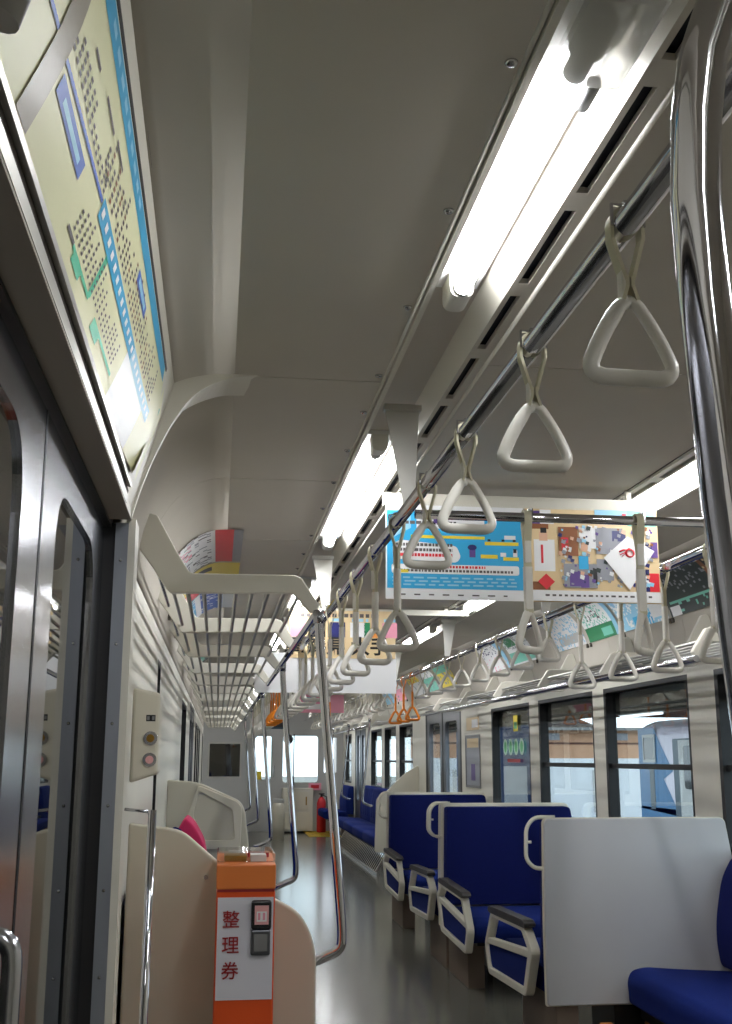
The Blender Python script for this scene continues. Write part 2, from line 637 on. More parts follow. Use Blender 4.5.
p = M(); p.box(.64, .99, YF - .03, YF - .026, .86, 1.64, 'pane'); p.build('door_glass', dl)
m = M(); m.tube(fillet([(.99, Y0 + .01, .92), (.99, Y0 - .05, .92), (.99, Y0 - .05, 1.12), (.99, Y0 + .01, 1.12)], .02, 4, False), .008, 'chrome', 8); m.build('door_handle', d)

# ---- near left door: header, jamb, two stainless leaves
m = M()
DH = 1.79
m.prism([(-0.26, DH), (-0.214, DH), (-0.214, DH + 0.02), (-0.126, 2.128), (-0.15, 2.16), (-0.35, 2.16), (-0.35, DH + 0.03), (-0.26, DH + 0.03)], 'y', YB, 2.548, 'cream')
m.prism([(-0.262, DH - 0.003), (-0.2135, DH - 0.003), (-0.2135, DH + 0.0), (-0.262, DH + 0.0)], 'y', YB, 2.548, 'header')
m.prism([(-0.35, DH - 0.01), (-0.262, DH - 0.01), (-0.262, DH + 0.05), (-0.35, DH + 0.05)], 'y', YB, 2.62, 'blackrubber')
struct(m.build('trim_4'))
m = M()
m.box(-0.252, -0.2225, 2.60, 2.604, 0, DH, 'jambsteel')
m.box(-0.252, -0.228, 2.604, 2.66, 0, DH, 'steel')
m.box(-0.228, -0.206, 2.602, 2.70, 0, 1.80, 'cream')
m.box(-0.36, -0.252, 2.606, 2.70, 0, DH, 'blackrubber')
for z in (0.22, 0.50, 0.786, 0.965, 1.145, 1.325, 1.505, 1.70):
    m.tube([(-0.238, 2.601, z), (-0.238, 2.598, z), (-0.238, 2.5965, z)], [.0042, .0036, .0018], 'screw', 10)
struct(m.build('trim_5'))

root = struct(thing('door_1', 'double sliding stainless door', 'door', (0, 0, 0)))
GX = -0.285
for (y0, y1, wa, wb) in ((0.80, 1.705, 0.93, 1.54), (1.712, 2.606, 1.865, 2.44)):
    m = M()
    o = fillet([(y0, .01), (y1, .01), (y1, DH + .01), (y0, DH + .01)], .002, 8)
    i = fillet([(wa, .62), (wb, .62), (wb, 1.70), (wa, 1.70)], [.08, .08, .12, .12], 8)
    m.ring(o, i, 'x', GX - .028, GX + 0.006, 'steel')
    d = m.build('door_leaf', root, 0.0)
    g = M(); g.box(GX - .004, GX - .001, wa - .01, wb + .01, .60, 1.715, 'doorglass'); g.build('door_glass', d)
    g = M()
    yy = y1 if y0 < 1 else y0
    g.box(GX - .03, GX + .007, yy - .004, yy + .004, .01, DH + .01, 'blackrubber'); g.build('edge_seal', d)
m = M(); m.box(GX - .028, GX + .004, -0.16, 0.80, 0, DH + .01, 'steel'); m.build('door_pocket_panel', root)

# map-holder bead on the header: two aluminium rails and dark groove (follow the inclined panel)
NX, NZ = Vector((0.293 + 0.045, 0, -0.088)).normalized().x, 0


def hp(t, y, off=0.0):
    """point on the inclined door header: t = 0 lower edge, 1 upper edge"""
    a = Vector((-0.214, y, DH + 0.02)); b = Vector((-0.126, y, 2.128))
    n = Vector((0.318, 0, -0.088)).normalized()
    return a + (b - a) * t + n * off


def hstrip(m, t0, t1, y0, y1, off, c):
    """thin slab lying on the header"""
    q = [hp(t0, y0, off), hp(t1, y0, off), hp(t1, y1, off), hp(t0, y1, off)]
    w = [hp(t0, y0, 0), hp(t1, y0, 0), hp(t1, y1, 0), hp(t0, y1, 0)]
    b = len(m.v); m.v += [tuple(v) for v in q + w]
    for f in ((0, 1, 2, 3), (0, 4, 5, 1), (1, 5, 6, 2), (2, 6, 7, 3), (3, 7, 4, 0)):
        m.face([b + i for i in f], c)


m = M()
hstrip(m, -0.05, -0.005, YB, 2.40, .006, 'aluminium')
hstrip(m, -0.005, 0.035, YB, 2.40, .002, 'seam')
hstrip(m, 0.035, 0.06, YB, 2.36, .010, 'aluminium')
hstrip(m, 0.06, 0.10, YB, 2.33, .001, 'black')
hstrip(m, 0.862, 0.885, YB, 2.36, .001, 'black')
hstrip(m, 0.9925, 0.998, YB, 2.548, .0012, 'seam')
for y in (1.45, 2.33):
    hstrip(m, 0.985, 1.005, y, y + .10, .003, 'seam')
struct(m.build('trim_6'))

# ------------------------------------------------------------------ overhead rails
HR, XA, XD = 1.885, 0.474, 1.496


def rail(name, label, pts, r, brackets=()):
    root = thing(name, label, 'rail', pts[0])
    o = Vector(pts[0])
    m = M(); m.tube([Vector(p) - o for p in pts], r, 'chrome', 16); m.build('rail_tube', root)
    for (x, y) in brackets:
        m = M()
        s = 1 if x < XC else -1
        q = [(-.066 * s, .262), (.026 * s, .262), (.012 * s, .0), (-.016 * s, .0)]
        m.prism([(x + a - o.x, b + HR - o.z + .004) for a, b in q], 'y', y - o.y - .003, y - o.y + .003, 'aluminium')
        m.box(x - (.068 if s > 0 else .030) - o.x, x + (.030 if s > 0 else .068) - o.x, y - o.y - .016, y - o.y + .016, HC - o.z - .012, HC - o.z + 0.004, 'aluminium')
        m.build('hanger_bracket', root)
    return root


rail('overhead_rail', 'long chrome strap rail overhead on the left of the aisle', [(XA, YB + .02, HR), (XA, 19.6, HR)], .0165,
     [(XA, y) for y in (0.45, 2.74, 4.98, 7.25, 9.5, 11.75, 14.0, 16.3, 18.5)])
rail('overhead_rail', 'long chrome strap rail overhead along the window side', [(XD, YB + .02, HR), (XD, 19.6, HR)], .0165,
     [(XD, y) for y in (0.45, 2.79, 4.98, 7.25, 9.5, 11.75, 14.0, 16.3, 18.5)])
rail('cross_rail', 'short chrome rail crossing the aisle in front of the hanging posters', [(XA + .017, 2.76, 1.868), (XD - .017, 2.76, 1.868)], .0125)


# ------------------------------------------------------------------ hand straps
def triangle_ring(m, ztop, c, wd=.0525, hh=.112, r=.0078):
    pts = [(0, 0, ztop), (wd - .004, 0, ztop - hh + .008), (-(wd - .004), 0, ztop - hh + .008)]
    P = fillet(pts, [.016, .020, .020], 6)
    # bow the two long sides outward a little
    out = []
    for p in P:
        t = (ztop - p[2]) / hh
        k = math.sin(PI * min(1, max(0, t))) * .009
        out.append((p[0] + (k if p[0] > 0 else -k) * (1 if abs(p[0]) > .004 else 0), 0, p[2]))
    dense = []
    for i in range(len(out)):
        a, b = Vector(out[i]), Vector(out[(i + 1) % len(out)])
        n = 6 if (b - a).length > .04 else 1
        for j in range(n):
            dense.append(a + (b - a) * j / n)
    dense2 = []
    for p in dense:
        t = (ztop - p.z) / hh
        k = math.sin(PI * min(1, max(0, t))) * .006 if (abs(p.x) > .006 and t < .9) else 0
        dense2.append((p.x + math.copysign(k, p.x), 0, p.z))
    m.tube(dense2, r, c, 10, closed=True, flat=1.35, updir=(0, 0, 1) if False else None)


def belt_strip(m, pts, w, c, t=.0022):
    """flat belt in the xz plane, w wide along y"""
    n = len(pts)
    P = [Vector((p[0], 0, p[1])) for p in pts]
    b = len(m.v)
    for i, p in enumerate(P):
        tg = (P[min(i + 1, n - 1)] - P[max(i - 1, 0)]).normalized()
        nn = Vector((tg.z, 0, -tg.x)) * t
        for s, y in ((1, -w / 2), (1, w / 2), (-1, w / 2), (-1, -w / 2)):
            q = p + nn * s
            m.v.append((q.x, y, q.z))
    for i in range(n - 1):
        for j in range(4):
            k = (j + 1) % 4
            m.face([b + i * 4 + j, b + i * 4 + k, b + i * 4 + 4 + k, b + i * 4 + 4 + j], c)


def make_strap(long, ringmat='strapwhite', rr=.0165, small=False):
    name = 'hand_strap'
    root = thing(name, 'tmp', 'hand strap')
    m = M()
    R = rr + .003
    BM = 'orange' if ringmat == 'orange' else 'belt'
    end = -.232 if long else -.082
    loop = [(0.004, -.075)] + [(R * 1.0, -.020), (R, -.004)] + [(R * math.cos(a), R * math.sin(a)) for a in [PI * k / 8 for k in range(0, 9)]] + [(-R, -.004), (-R * 1.0, -.020), (-0.004, -.075)]
    belt_strip(m, loop, .019, BM)
    belt_strip(m, [(.0035, -.070), (.0035, end), (0.009, end - .018)], .019, BM)
    belt_strip(m, [(-.0035, -.070), (-.0035, end), (-0.009, end - .018)], .019, BM)
    m.build('belt', root)
    if not small:
        m = M()
        m.box(-.010, -.004, -.009, .009, -.105 if not long else -.12, -.06, 'strapwhite')
        m.build('buckle', root, .002)
    m = M()
    m.ring([(R + .002, -.006), (R + .002, R + .003), (-R - .002, R + .003), (-R - .002, -.006)], [(R - .001, -.006), (R - .001, R), (-R + .001, R), (-R + .001, -.006)], 'y', -.013, -.009, 'chrome')
    m.box(-.006, .006, -.016, -.006, R + .001, R + .006, 'screw')
    m.build('rail_clip', root)
    if long:
        m = M(); m.prism(rrect(-.0085, .0085, -.012, .012, .006, 4), 'z', -.245, -.130, ringmat)
        m.build('sleeve', root)
    m = M()
    triangle_ring(m, end - .010, ringmat)
    m.build('handle', root)
    return root


sS = make_strap(False)
sL = make_strap(True)
oL = make_strap(True, 'orange')
used = set()


def place_strap(proto, x, y, z, rz, label, group):
    if id(proto) not in used:
        used.add(id(proto))
        proto.location = (x, y, z); proto.rotation_euler = (0, 0, rz)
        proto['label'] = label; proto['group'] = group
        return proto
    return dup(proto, (x, y, z), rz, label, group)


ysA = [(1.19, 0), (1.60, 0), (2.08, 0), (2.50, 0), (2.95, 1), (3.39, 1), (3.88, 1), (4.34, 1)] + [(4.80 + .45 * i, 1) for i in range(9)]
ysA += [(8.86 + .45 * i, 2) for i in range(4)] + [(10.7 + .45 * i, 1) for i in range(14)]
rot = [0.02, -0.03, 0.04, 0.06, -0.45, 0.30, 0.35, 0.30]
for i, (y, k) in enumerate(ysA):
    c = ('short white', 'long white', 'long orange')[k]
    lab = '%s triangular hand strap, %s from the camera on the left overhead rail' % (c, ordn(i) if i else 'first')
    place_strap((sS, sL, oL)[k], XA, y, HR, rot[i] if i < len(rot) else random.uniform(-.25, .35), lab, 'hand straps on the left overhead rail')
ysD = [(3.20, 1), (3.58, 1), (4.00, 1), (4.48, 1), (4.93, 0), (5.40, 0), (5.85, 0), (6.32, 0), (6.80, 0), (7.24, 0), (7.68, 0), (8.15, 0), (8.60, 2), (9.02, 2), (9.44, 2)]
ysD += [(9.9 + .45 * i, 0) for i in range(18)]
for i, (y, k) in enumerate(ysD):
    c = ('short white', 'long white', 'long orange')[k]
    lab = '%s triangular hand strap, %s from the camera on the window-side rail' % (c, ordn(i) if i else 'first')
    place_strap((sS, sL, oL)[k], XD, y, HR, [0.1, .05, .08, -.1][i] if i < 4 else random.uniform(-.3, .3), lab, 'hand straps on the window-side rail')
rail('cross_rail', 'far chrome rail crossing the aisle below the small pink poster', [(XA + .017, 10.15, 1.868), (XD - .017, 10.15, 1.868)], .0125)
dup(oL, (1.0, 10.15, 1.866), PI / 2, 'long orange hand strap alone on the far cross rail', 'hand straps on the cross rail')
for x, rz, w in ((.787, PI / 2, 'blue'), (1.093, PI / 2, 'photo collage')):
    r_ = dup(sL, (x, 2.76, 1.866), rz, 'long white hand strap on the cross rail in front of the %s poster' % w, 'hand straps on the cross rail')
    # the ring swivels under its belt
    for ch in r_.children:
        if ch.name.startswith('handle'):
            ch.rotation_euler = (0, 0, math.radians(-48 if w == 'blue' else -42))


# ------------------------------------------------------------------ fluorescent lamps
def lamp(x, y0, y1, label, group, cover=False):
    root = thing('ceiling_lamp', label, 'lamp', (x, y0, HC + .035), 0, group)
    L = y1 - y0
    m = M()
    m.prism([(-.046, .011), (.050, .011), (.046, -.003), (-.042, -.003)], 'y', -.02, L + .03, 'lampbase'); m.build('lamp_base', root)
    m = M(); m.tube([(0, .045, -.036), (0, L - .03, -.036)], .0155, 'tube', 16); m.build('fluorescent_tube', root)
    for yy, s in ((0, 1), (L, -1)):
        m = M()
        if s < 0:
            m.prism(fillet([(-.024, -.002), (.024, -.002), (.024, -.053), (-.024, -.053)], [0, 0, .02, .02], 6), 'y', L - .04, L + .035, 'socket')
            m.tube([(0, L - .05, -.036), (0, L - .03, -.036)], .017, 'screw', 14)
        else:
            m.prism(fillet([(-.024, -.002), (.024, -.002), (.024, -.053), (-.024, -.053)], [0, 0, .02, .02], 6), 'y', -.02, .035, 'socket')
            m.tube([(0, .035, -.036), (0, .085, -.036)], .0165, 'lightgrey', 14)
        m.build('socket', root)
    if cover:
        m = M(); m.prism([(-.050, .009), (.066, .009), (.062, -.060), (-.046, -.060)], 'y', -.10, .085, 'milky'); m.build('end_cover', root, .008)
        m = M(); m.tube([(.026, .08, -.048), (.026, .09, -.050), (.026, .135, -.050), (.026, .14, -.050)], [.010, .011, .011, .004], 'lightgrey', 10); m.build('starter', root)


GL, GR_ = 'ceiling lamps in the left row', 'ceiling lamps in the right row'
LL = [(1.19, 2.02), (3.12, 4.68), (5.85, 7.0), (8.2, 9.4), (10.6, 11.8), (13.0, 14.2), (15.4, 16.6), (17.8, 19.0)]
for i, (a, b) in enumerate(LL):
    lamp(.449, a, b, 'lit fluorescent tube lamp, %s from the camera in the left ceiling row' % (ordn(i) if i else 'first'), GL, i == 0)
lamp(.449, -1.2, .0, 'lit fluorescent tube lamp behind the camera in the left ceiling row', GL)
LR = [(0.6, 1.8), (2.95, 4.12), (5.55, 6.75), (7.85, 9.1), (10.4, 11.6), (12.8, 14.0), (15.2, 16.4), (17.6, 18.8)]
for i, (a, b) in enumerate(LR):
    lamp(mx(.449), a, b, 'lit fluorescent tube lamp, %s from the camera in the right ceiling row' % (ordn(i) if i else 'first'), GR_)

g = 'domed screws along the left lamp trough'
m = M(); m.tube([(0, 0, .002), (0, 0, -.003), (0, 0, -.0055), (0, 0, -.007)], [.0095, .0088, .006, .002], 'screw', 14)
sc0 = m.build('ceiling_screw')
ys = [1.263, 1.672, 2.084, 2.500, 2.793, 3.169, 3.566, 3.963, 4.475, 4.9, 5.3, 5.75]
for i, y in enumerate(ys):
    o = sc0 if i == 0 else sc0.copy()
    if i: COL.objects.link(o)
    o.location = (.359, y, HC)
    tag(o, 'domed metal screw beside the left lamp trough, %s from the camera' % (ordn(i) if i else 'first'), 'screw', g)


# ------------------------------------------------------------------ luggage racks
def rack(label, ya, yb, mir, pitch=1.05):
    f = mx if mir else (lambda x: x)
    root = thing('luggage_rack', label, 'luggage rack', (0, 0, 0))
    # section: wall side low, climbs along the cove, dips to the shelf, front lip slopes down to the front rail
    dz = -.072 if mir else .0
    top = [(-0.247, 1.90), (-0.232, 1.955), (-0.222, 1.966), (-0.198, 1.959), (-0.137, 1.851), (-0.098, 1.790), (-0.085, 1.786), (0.215, 1.787), (0.236, 1.780), (0.292, 1.696)]
    bot = [(0.278, 1.672), (0.262, 1.678), (0.212, 1.732), (-0.150, 1.726), (-0.165, 1.740), (-0.205, 1.80), (-0.247, 1.856)]
    if mir: top[0], bot[-1] = (-.250, 1.90), (-.250, 1.856)
    top = [(p[0], p[1] + dz) for p in top]
    bot = [(p[0], p[1] + dz) for p in bot]
    n = int(round((yb - ya) / pitch))
    ys = [ya + (yb - ya) * i / n for i in range(n + 1)]
    for k, y in enumerate(ys):
        m = M(); m.prism([(f(p[0]), p[1]) for p in top + bot], 'y', y - .014, y + .014, 'cream'); m.build('rack_plate', root, .004)
    for i in range(9):
        x = -.150 + i * .048
        z = 1.738 + dz + (.02 if i == 0 else .0)
        m = M(); m.tube([(f(x), ya, z), (f(x), yb, z)], .0066, 'aluminium', 8); m.build('rack_bar', root)
    m = M(); m.tube([(f(.283), ya - .02, 1.672 + dz), (f(.283), yb + .02, 1.672 + dz)], .012, 'chrome', 12); m.build('front_rail', root)
    m = M(); m.tube([(f(-.205), ya, 1.83 + dz), (f(-.205), yb, 1.83 + dz)], .006, 'steel', 8); m.build('rack_bar', root)
    return ys


rack('long cream luggage rack of steel bars along the left wall', 3.30, 18.4, False)
rack('cream luggage rack of steel bars above the windows on the right wall', 3.80, 9.70, True)
rack('far luggage rack of steel bars on the right wall beyond the door', 12.5, 16.6, True)


# ------------------------------------------------------------------ poles
def pole(label, y, mir=False, zb=.775, group=None, end=.10, z0=1.675):
    f = -1 if mir else 1
    xr = .288 if not mir else mx(.288)
    root = thing('grab_pole', label, 'pole', (xr, y, 0), 0, group)
    m = M()
    pts = fillet([(0, 0, z0), (.003 * f, 0, 1.60), (.076 * f, 0, zb), (.074 * f, 0, zb - .05), (-.01 * f, 0.01, zb - .085), (-.03 * f, .02, zb - .09)], [0, .15, .05, .05, .05, 0], 6, False)
    m.tube(pts, .0135, 'chrome', 16); m.build('pole_tube', root)
    m = M(); m.tube([(0, 0, z0 + .004), (0, 0, z0 - .035)], .0165, 'steel', 14); m.build('joint', root)
    return root


pole('bent chrome grab pole from the near rack end down behind the ticket machine', 3.27)
for i, y in enumerate((5.15, 7.5, 9.85, 12.2)):
    pole('chrome grab pole under the left rack, %s beyond the ticket machine' % ('first', 'second', 'third', 'fourth')[i], y, False, .775, 'grab poles under the left rack')
for i, y in enumerate((12.45, 14.5, 16.45)):
    pole('chrome grab pole at the far right blue bench, %s in the row' % ('first', 'second', 'third')[i], y, True, .82, 'grab poles at the far right bench')

root = thing('grab_pole', 'thick bent chrome pole in the right foreground, closest to the camera', 'pole', (0.31, .6, 0))
m = M()
pts = [(.41, .60, 1.98), (.385, .60, 1.88), (.337, .6, 1.777), (.314, .6, 1.737), (.2975, .6, 1.691), (.2905, .6, 1.647), (.2868, .6, 1.591), (.2878, .6, 1.524), (.2938, .6, 1.399), (.302, .6, 1.282), (.314, .6, 1.124), (.335, .6, .86), (.345, .6, .6), (.35, .6, .3), (.35, .6, 0.0)]
m.tube([(p[0] - .31, p[1] - .6, p[2]) for p in pts], .0158, 'chrome', 24)
m.tube([(.41 - .31, 0, 1.98), (.445 - .31, 0.02, 2.07), (.455 - .31, 0.03, HC)], .0158, 'chrome', 24)
m.build('pole_tube', root)
m = M(); m.tube([(.145, .03, HC - .012), (.145, .03, HC)], .034, 'chrome', 20); m.tube([(.04, 0, 0), (.04, 0, .012)], .034, 'chrome', 20); m.build('flange', root)

# door handrails
root = thing('handrail', 'thin chrome handrail beside the door jamb in front of the beige panel', 'handrail', (-.141, 2.62, 0))
m = M(); m.tube(fillet([(0, 0, .08), (0, 0, 1.135)], 0, 3, False), .0098, 'chrome', 14); m.build('rail_tube', root)
m = M(); m.tube([(0, 0, 1.130), (-.062, .012, 1.136)], .0035, 'steel', 8); m.tube([(0, 0, .12), (-.062, .012, .12)], .0035, 'steel', 8); m.build('wall_stay', root)
root = thing('handrail', 'chrome handrail on the near door, cut off by the lower left corner', 'handrail', (-.19, 1.17, 0))
m = M(); m.tube(fillet([(-.08, 0, 1.075), (0, 0, 1.085), (.0, 0, .25), (-.08, 0, .24)], .03, 5, False), .010, 'steel', 14); m.build('rail_tube', root)


# ------------------------------------------------------------------ partitions
def partition(label, y, prof, th=.03, relief=None, name='seat_partition', c='beige'):
    root = thing(name, label, 'partition', (0, y, 0))
    m = M(); m.prism(prof, 'y', -th / 2, th / 2, c); m.build('panel', root, .008, 3)
    if relief:
        o, i = relief
        m = M(); m.ring(o, i, 'y', -th / 2 - .016, -th / 2 + .002, 'seatshell'); m.build('moulding', root, .005, 2)
    return root


L1 = fillet([(-.235, .03), (.288, .03), (.286, .735), (.262, .80), (.23, .84), (.155, .878), (.03, .955), (-.09, 1.055), (-.235, 1.075)], [0, .02, .04, .05, .04, .06, .03, .03, .0], 4)
partition('beige seat-end partition with a stepped top behind the ticket machine', 3.225, L1)
m = M(); m.tube([(-.02, 3.208, .93), (-.02, 3.203, .93)], .006, 'screw', 10)
tag(m.build('panel_screw'), 'small screw near the sloping top of the beige partition', 'screw')
L2 = fillet([(-.245, .03), (.17, .03), (.175, .80), (.15, .99), (.125, 1.035), (-.09, 1.13), (-.245, 1.14)], [0, 0, .04, .04, .04, .05, 0], 4)
ro = fillet([(-.135, .80), (.13, .80), (.135, 1.005), (.11, 1.035), (-.09, 1.115), (-.135, .98)], .02, 4)
ri = fillet([(-.055, .845), (.10, .845), (.085, .99), (.075, 1.0), (-.085, 1.085), (-.11, .965)], .02, 4)
partition('cream moulded partition with a raised hexagonal frame past the ticket machine', 5.85, L2, .03, (ro, ri))
R3 = fillet([(1.72, .25), (2.215, .25), (2.215, 1.18), (2.05, 1.08), (1.86, .90), (1.74, .82)], .04, 4)
partition('cream partition at the near end of the far blue bench', 12.35, R3, .03)


# ------------------------------------------------------------------ left bench
def side_bench(name, label, y0, y1, x_wall, s, top=.80, front=.50, seat=.42, div=0, cloth='bluecloth', grille=False, tx=0.0):
    """seat along a side wall; s = +1 when the seat faces +x"""
    root = thing(name, label, 'bench', (x_wall, y0, 0))
    L = y1 - y0
    X = lambda v: v * s
    n = max(1, div)
    for k in range(n):
        a, b = L * k / n + .004, L * (k + 1) / n - .004
        m = M()
        pr = fillet([(X(.10), seat - .11), (X(front), seat - .13), (X(front), seat - .01), (X(front - .05), seat + .005), (X(.10), seat - .02)], [.01, .05, .05, .03, .0], 5)
        m.prism(pr, 'y', a, b, cloth, True); m.build('seat_cushion', root, .012, 3)
        m = M()
        pr = fillet([(X(.01), seat - .06), (X(.13), seat - .06), (X(.135), seat + .15), (X(.09), top - .02), (X(.06), top), (X(.01 + tx), top)], [0, .03, .05, .03, .02, .01], 5)
        m.prism(pr, 'y', a, b, cloth, True)
        bk = m.build('backrest', root, .014, 3)
        if grille and n > 1:
            for q in range(1, 5):
                yy = a + (b - a) * q / 5
                mm = M(); mm.tube([(X(.133), yy, seat + .05), (X(.128), yy, seat + .2), (X(.094), yy, top - .05)], .006, 'navycloth', 6); mm.build('stitched_rib', bk)
    m = M()
    m.box(min(X(.02), X(front - .09)), max(X(.02), X(front - .09)), 0.01, L - .01, seat - .16, seat - .115, 'black')
    m.build('seat_frame', root)
    m = M()
    if grille:
        xf = X(front - .03)
        m.prism([(X(.02), 0), (xf, 0), (xf, .03), (X(front - .16), seat - .165), (X(.02), seat - .165)], 'y', .01, L - .01, 'steel')
        yy = .05
        while yy < L - .08:
            m.prism([(xf, .04), (xf + X(.012), .045), (X(front - .145), seat - .17), (X(front - .16), seat - .17)], 'y', yy, yy + .05, 'chrome')
            m.prism([(xf - X(.002), .05), (xf + X(.004), .052), (X(front - .150), seat - .18), (X(front - .156), seat - .18)], 'y', yy + .05, yy + .075, 'black')
            yy += .125
        m.build('heater_grille', root)
    else:
        m.box(min(X(.02), X(.10)), max(X(.02), X(.10)), 0.01, L - .01, .0, seat - .16, 'pedestal')
        m.build('heater_box', root)
    return root


side_bench('bench_seat', 'blue priority bench along the left wall between the two cream partitions', 3.26, 5.80, XL, 1, top=.88, div=3)
root = thing('headrest_cover', 'pink and blue fabric cover rising above the beige partition', 'seat cover', (-.105, 4.15, 0))
m = M()
m.prism(fillet([(-.060, .865), (.085, .865), (.068, .95), (.030, 1.015), (.0, 1.040), (-.022, 1.01), (-.045, .95)], [0, 0, .02, .02, .012, .02, .02], 4), 'y', 0, .3, 'pinkcloth', True)
m.build('cover', root, .006)
m = M()
m.prism(fillet([(-.110, .865), (.035, .865), (.025, .935), (-.012, 1.0), (-.040, 1.012), (-.085, .95)], .012, 3), 'y', -.012, .0, 'bluecloth')
m.build('blue_band', root)
side_bench('bench_seat', 'blue bench along the left wall beyond the hexagon partition', 5.90, 9.7, XL, 1, top=.84, div=3)
side_bench('bench_seat', 'far blue ribbed bench with bright heater grille on the right', 12.38, 16.5, XR, -1, top=.86, div=4, grille=True)
side_bench('bench_seat', 'small blue bench at the very far end of the car', 18.3, 19.3, XR, -1, top=.80, div=1, grille=False)

# near right bench in front of the white panel
root = thing('bench_seat', 'dark blue bench corner in the lower right corner of the photo', 'bench', (XR, 3.3, 0))
m = M()
m.prism(fillet([(-.52, .27), (-.02, .27), (-.02, .385), (-.30, .400), (-.45, .412), (-.505, .40), (-.525, .36), (-.52, .31)], [.03, 0, 0, .1, .04, .03, .03, .03], 5), 'y', .02, 1.37, 'bluecloth', True)
m.build('seat_cushion', root, .02, 3)
m = M()
m.prism(fillet([(-.005, .40), (-.115, .40), (-.13, .50), (-.125, .60), (-.09, .76), (-.04, .84), (-.005, .84)], [0, .03, .06, .08, .06, .03, 0], 5), 'y', .02, 1.37, 'navycloth', True)
m.build('backrest', root, .02, 3)
m = M(); m.box(-.48, -.03, .04, 1.34, .22, .268, 'black'); m.build('seat_frame', root)
m = M(); m.box(-.12, -.02, .04, 1.34, .0, .22, 'black'); m.build('heater_box', root)
for x in (-.65, -.46):
    m = M(); m.box(x, x + .05, 1.02, 1.36, .165, .205, 'wood'); m.build('wooden_batten', root, .004)


# ------------------------------------------------------------------ box seats
def box_seat(label, y, s):
    """transverse double seat; s = +1 faces away from the camera, -1 faces the camera"""
    root = thing('box_seat', label, 'seat', (1.37 if y < 5 else 1.382, y, 0), 0, 'blue transverse box seats on the window side')
    root.scale = (1, 1, 1.0 if y < 5 else .972)
    Y = lambda v: v * s
    so = lambda a, b: (min(Y(a), Y(b)), max(Y(a), Y(b)))
    prof = fillet([(0, .262), (0.0, .60), (.008, .985), (.02, 1.0), (.795, 1.0), (.812, .985), (.845, .76), (.847, .262)], [.012, .05, .01, .012, .012, .02, .06, .01], 4)
    a, b = so(0.0, .03)
    m = M(); m.prism(prof, 'y', a, b, 'whitepanel' if s > 0 else 'seatshell'); m.build('back_shell', root, .006, 2)
    a, b = so(.012, .022)
    m = M(); m.ring([(p[0] + (.004 if p[0] > .4 else -.006), p[1] + (.004 if p[1] > .6 else -.004)) for p in prof], [(p[0] + (-.006 if p[0] > .4 else .006), p[1] + (-.006 if p[1] > .6 else .006)) for p in prof], 'y', a, b, 'seatshell'); m.build('edge_trim', root)
    p2 = fillet([(.012, .40), (.012, .60), (.02, .985), (.785, .985), (.80, .97), (.832, .76), (.832, .40)], [.01, .05, .02, .02, .02, .06, .01], 4)
    a, b = so(.03, .12)
    m = M(); m.prism(p2, 'y', a, b, 'navycloth'); m.build('backrest', root, .025, 4)
    a, b = so(.06, .80)
    m = M()
    pr = fillet([(Y(.06), .29), (Y(.76), .275), (Y(.81), .31), (Y(.81), .385), (Y(.76), .415), (Y(.10), .39)], [.02, .03, .03, .04, .05, .02], 5)
    m.prism(pr, 'x', .025, .835, 'bluecloth', True); m.build('seat_cushion', root, .02, 3)
    # armrest: hexagonal open frame with blue panel and dark pad
    hx = [(.20, .545), (.07, .462), (.19, .262), (.86, .238), (.925, .367), (.79, .530)]
    cx, cz = sum(p[0] for p in hx) / 6, sum(p[1] for p in hx) / 6
    inn = [(.235, .520), (.135, .455), (.225, .292), (.835, .272), (.885, .362), (.765, .508)]
    ou = fillet([(Y(p[0]), p[1]) for p in hx], .03, 4)
    ii = fillet([(Y(p[0]), p[1]) for p in inn], .02, 4)
    m = M(); m.ring(ou, ii, 'x', -.042, -.002, 'seatshell')
    q0, q1 = so(.135, .89)
    m.prism([(Y(.133), .425), (Y(.878), .372), (Y(.882), .400), (Y(.15), .455)], 'x', -.040, -.004, 'seatshell')
    arm = m.build('armrest_frame', root, .005, 2)
    m = M(); m.prism([(Y(.133), .455), (Y(.223), .29), (Y(.838), .270), (Y(.887), .362), (Y(.87), .378)], 'x', -.028, -.014, 'bluecloth'); m.build('side_panel', arm)
    m = M(); m.prism(fillet([(Y(.17), .540), (Y(.80), .524), (Y(.83), .535), (Y(.80), .556), (Y(.19), .572), (Y(.155), .556)], .01, 3), 'x', -.048, .004, 'armpad'); m.build('arm_pad', arm, .005, 2)
    m = M()
    a, b = so(.02, .55)
    m.box(.04, .135, a, b, 0, .29, 'pedestal'); m.build('pedestal', root, .004)
    m = M()
    a, b = so(.06, .35)
    m.box(.30, .84, a, b, 0.0, .26, 'black'); m.build('heater_box', root)
    m = M(); a, b = so(.05, .75); m.box(.05, .83, a, b, .262, .295, 'black'); m.build('seat_frame', root)
    # grab handle at the aisle corner of the backrest
    m = M()
    yy = Y(.02)
    m.tube(fillet([(.06, yy, 1.006), (-.030, yy, 1.006), (-.066, yy, .965), (-.070, yy, .835), (-.035, yy, .800), (.004, yy, .797)], [0, .04, .04, .03, .02, 0], 5, False), .0085, 'seatshell', 12)
    m.tube([(-.068, yy, .905), (-.045, yy, .905)], .006, 'seatshell', 8)
    m.build('grab_handle', root)
    return root


box_seat('nearest blue box seat, its plain grey-white back panel turned to the camera', 4.70, 1)
box_seat('second blue box seat, facing the camera across the first bay', 6.98, -1)
box_seat('third blue box seat, back to back with the second', 7.01, 1)
box_seat('farthest blue box seat, facing the camera beside the door pillar', 9.22, -1)

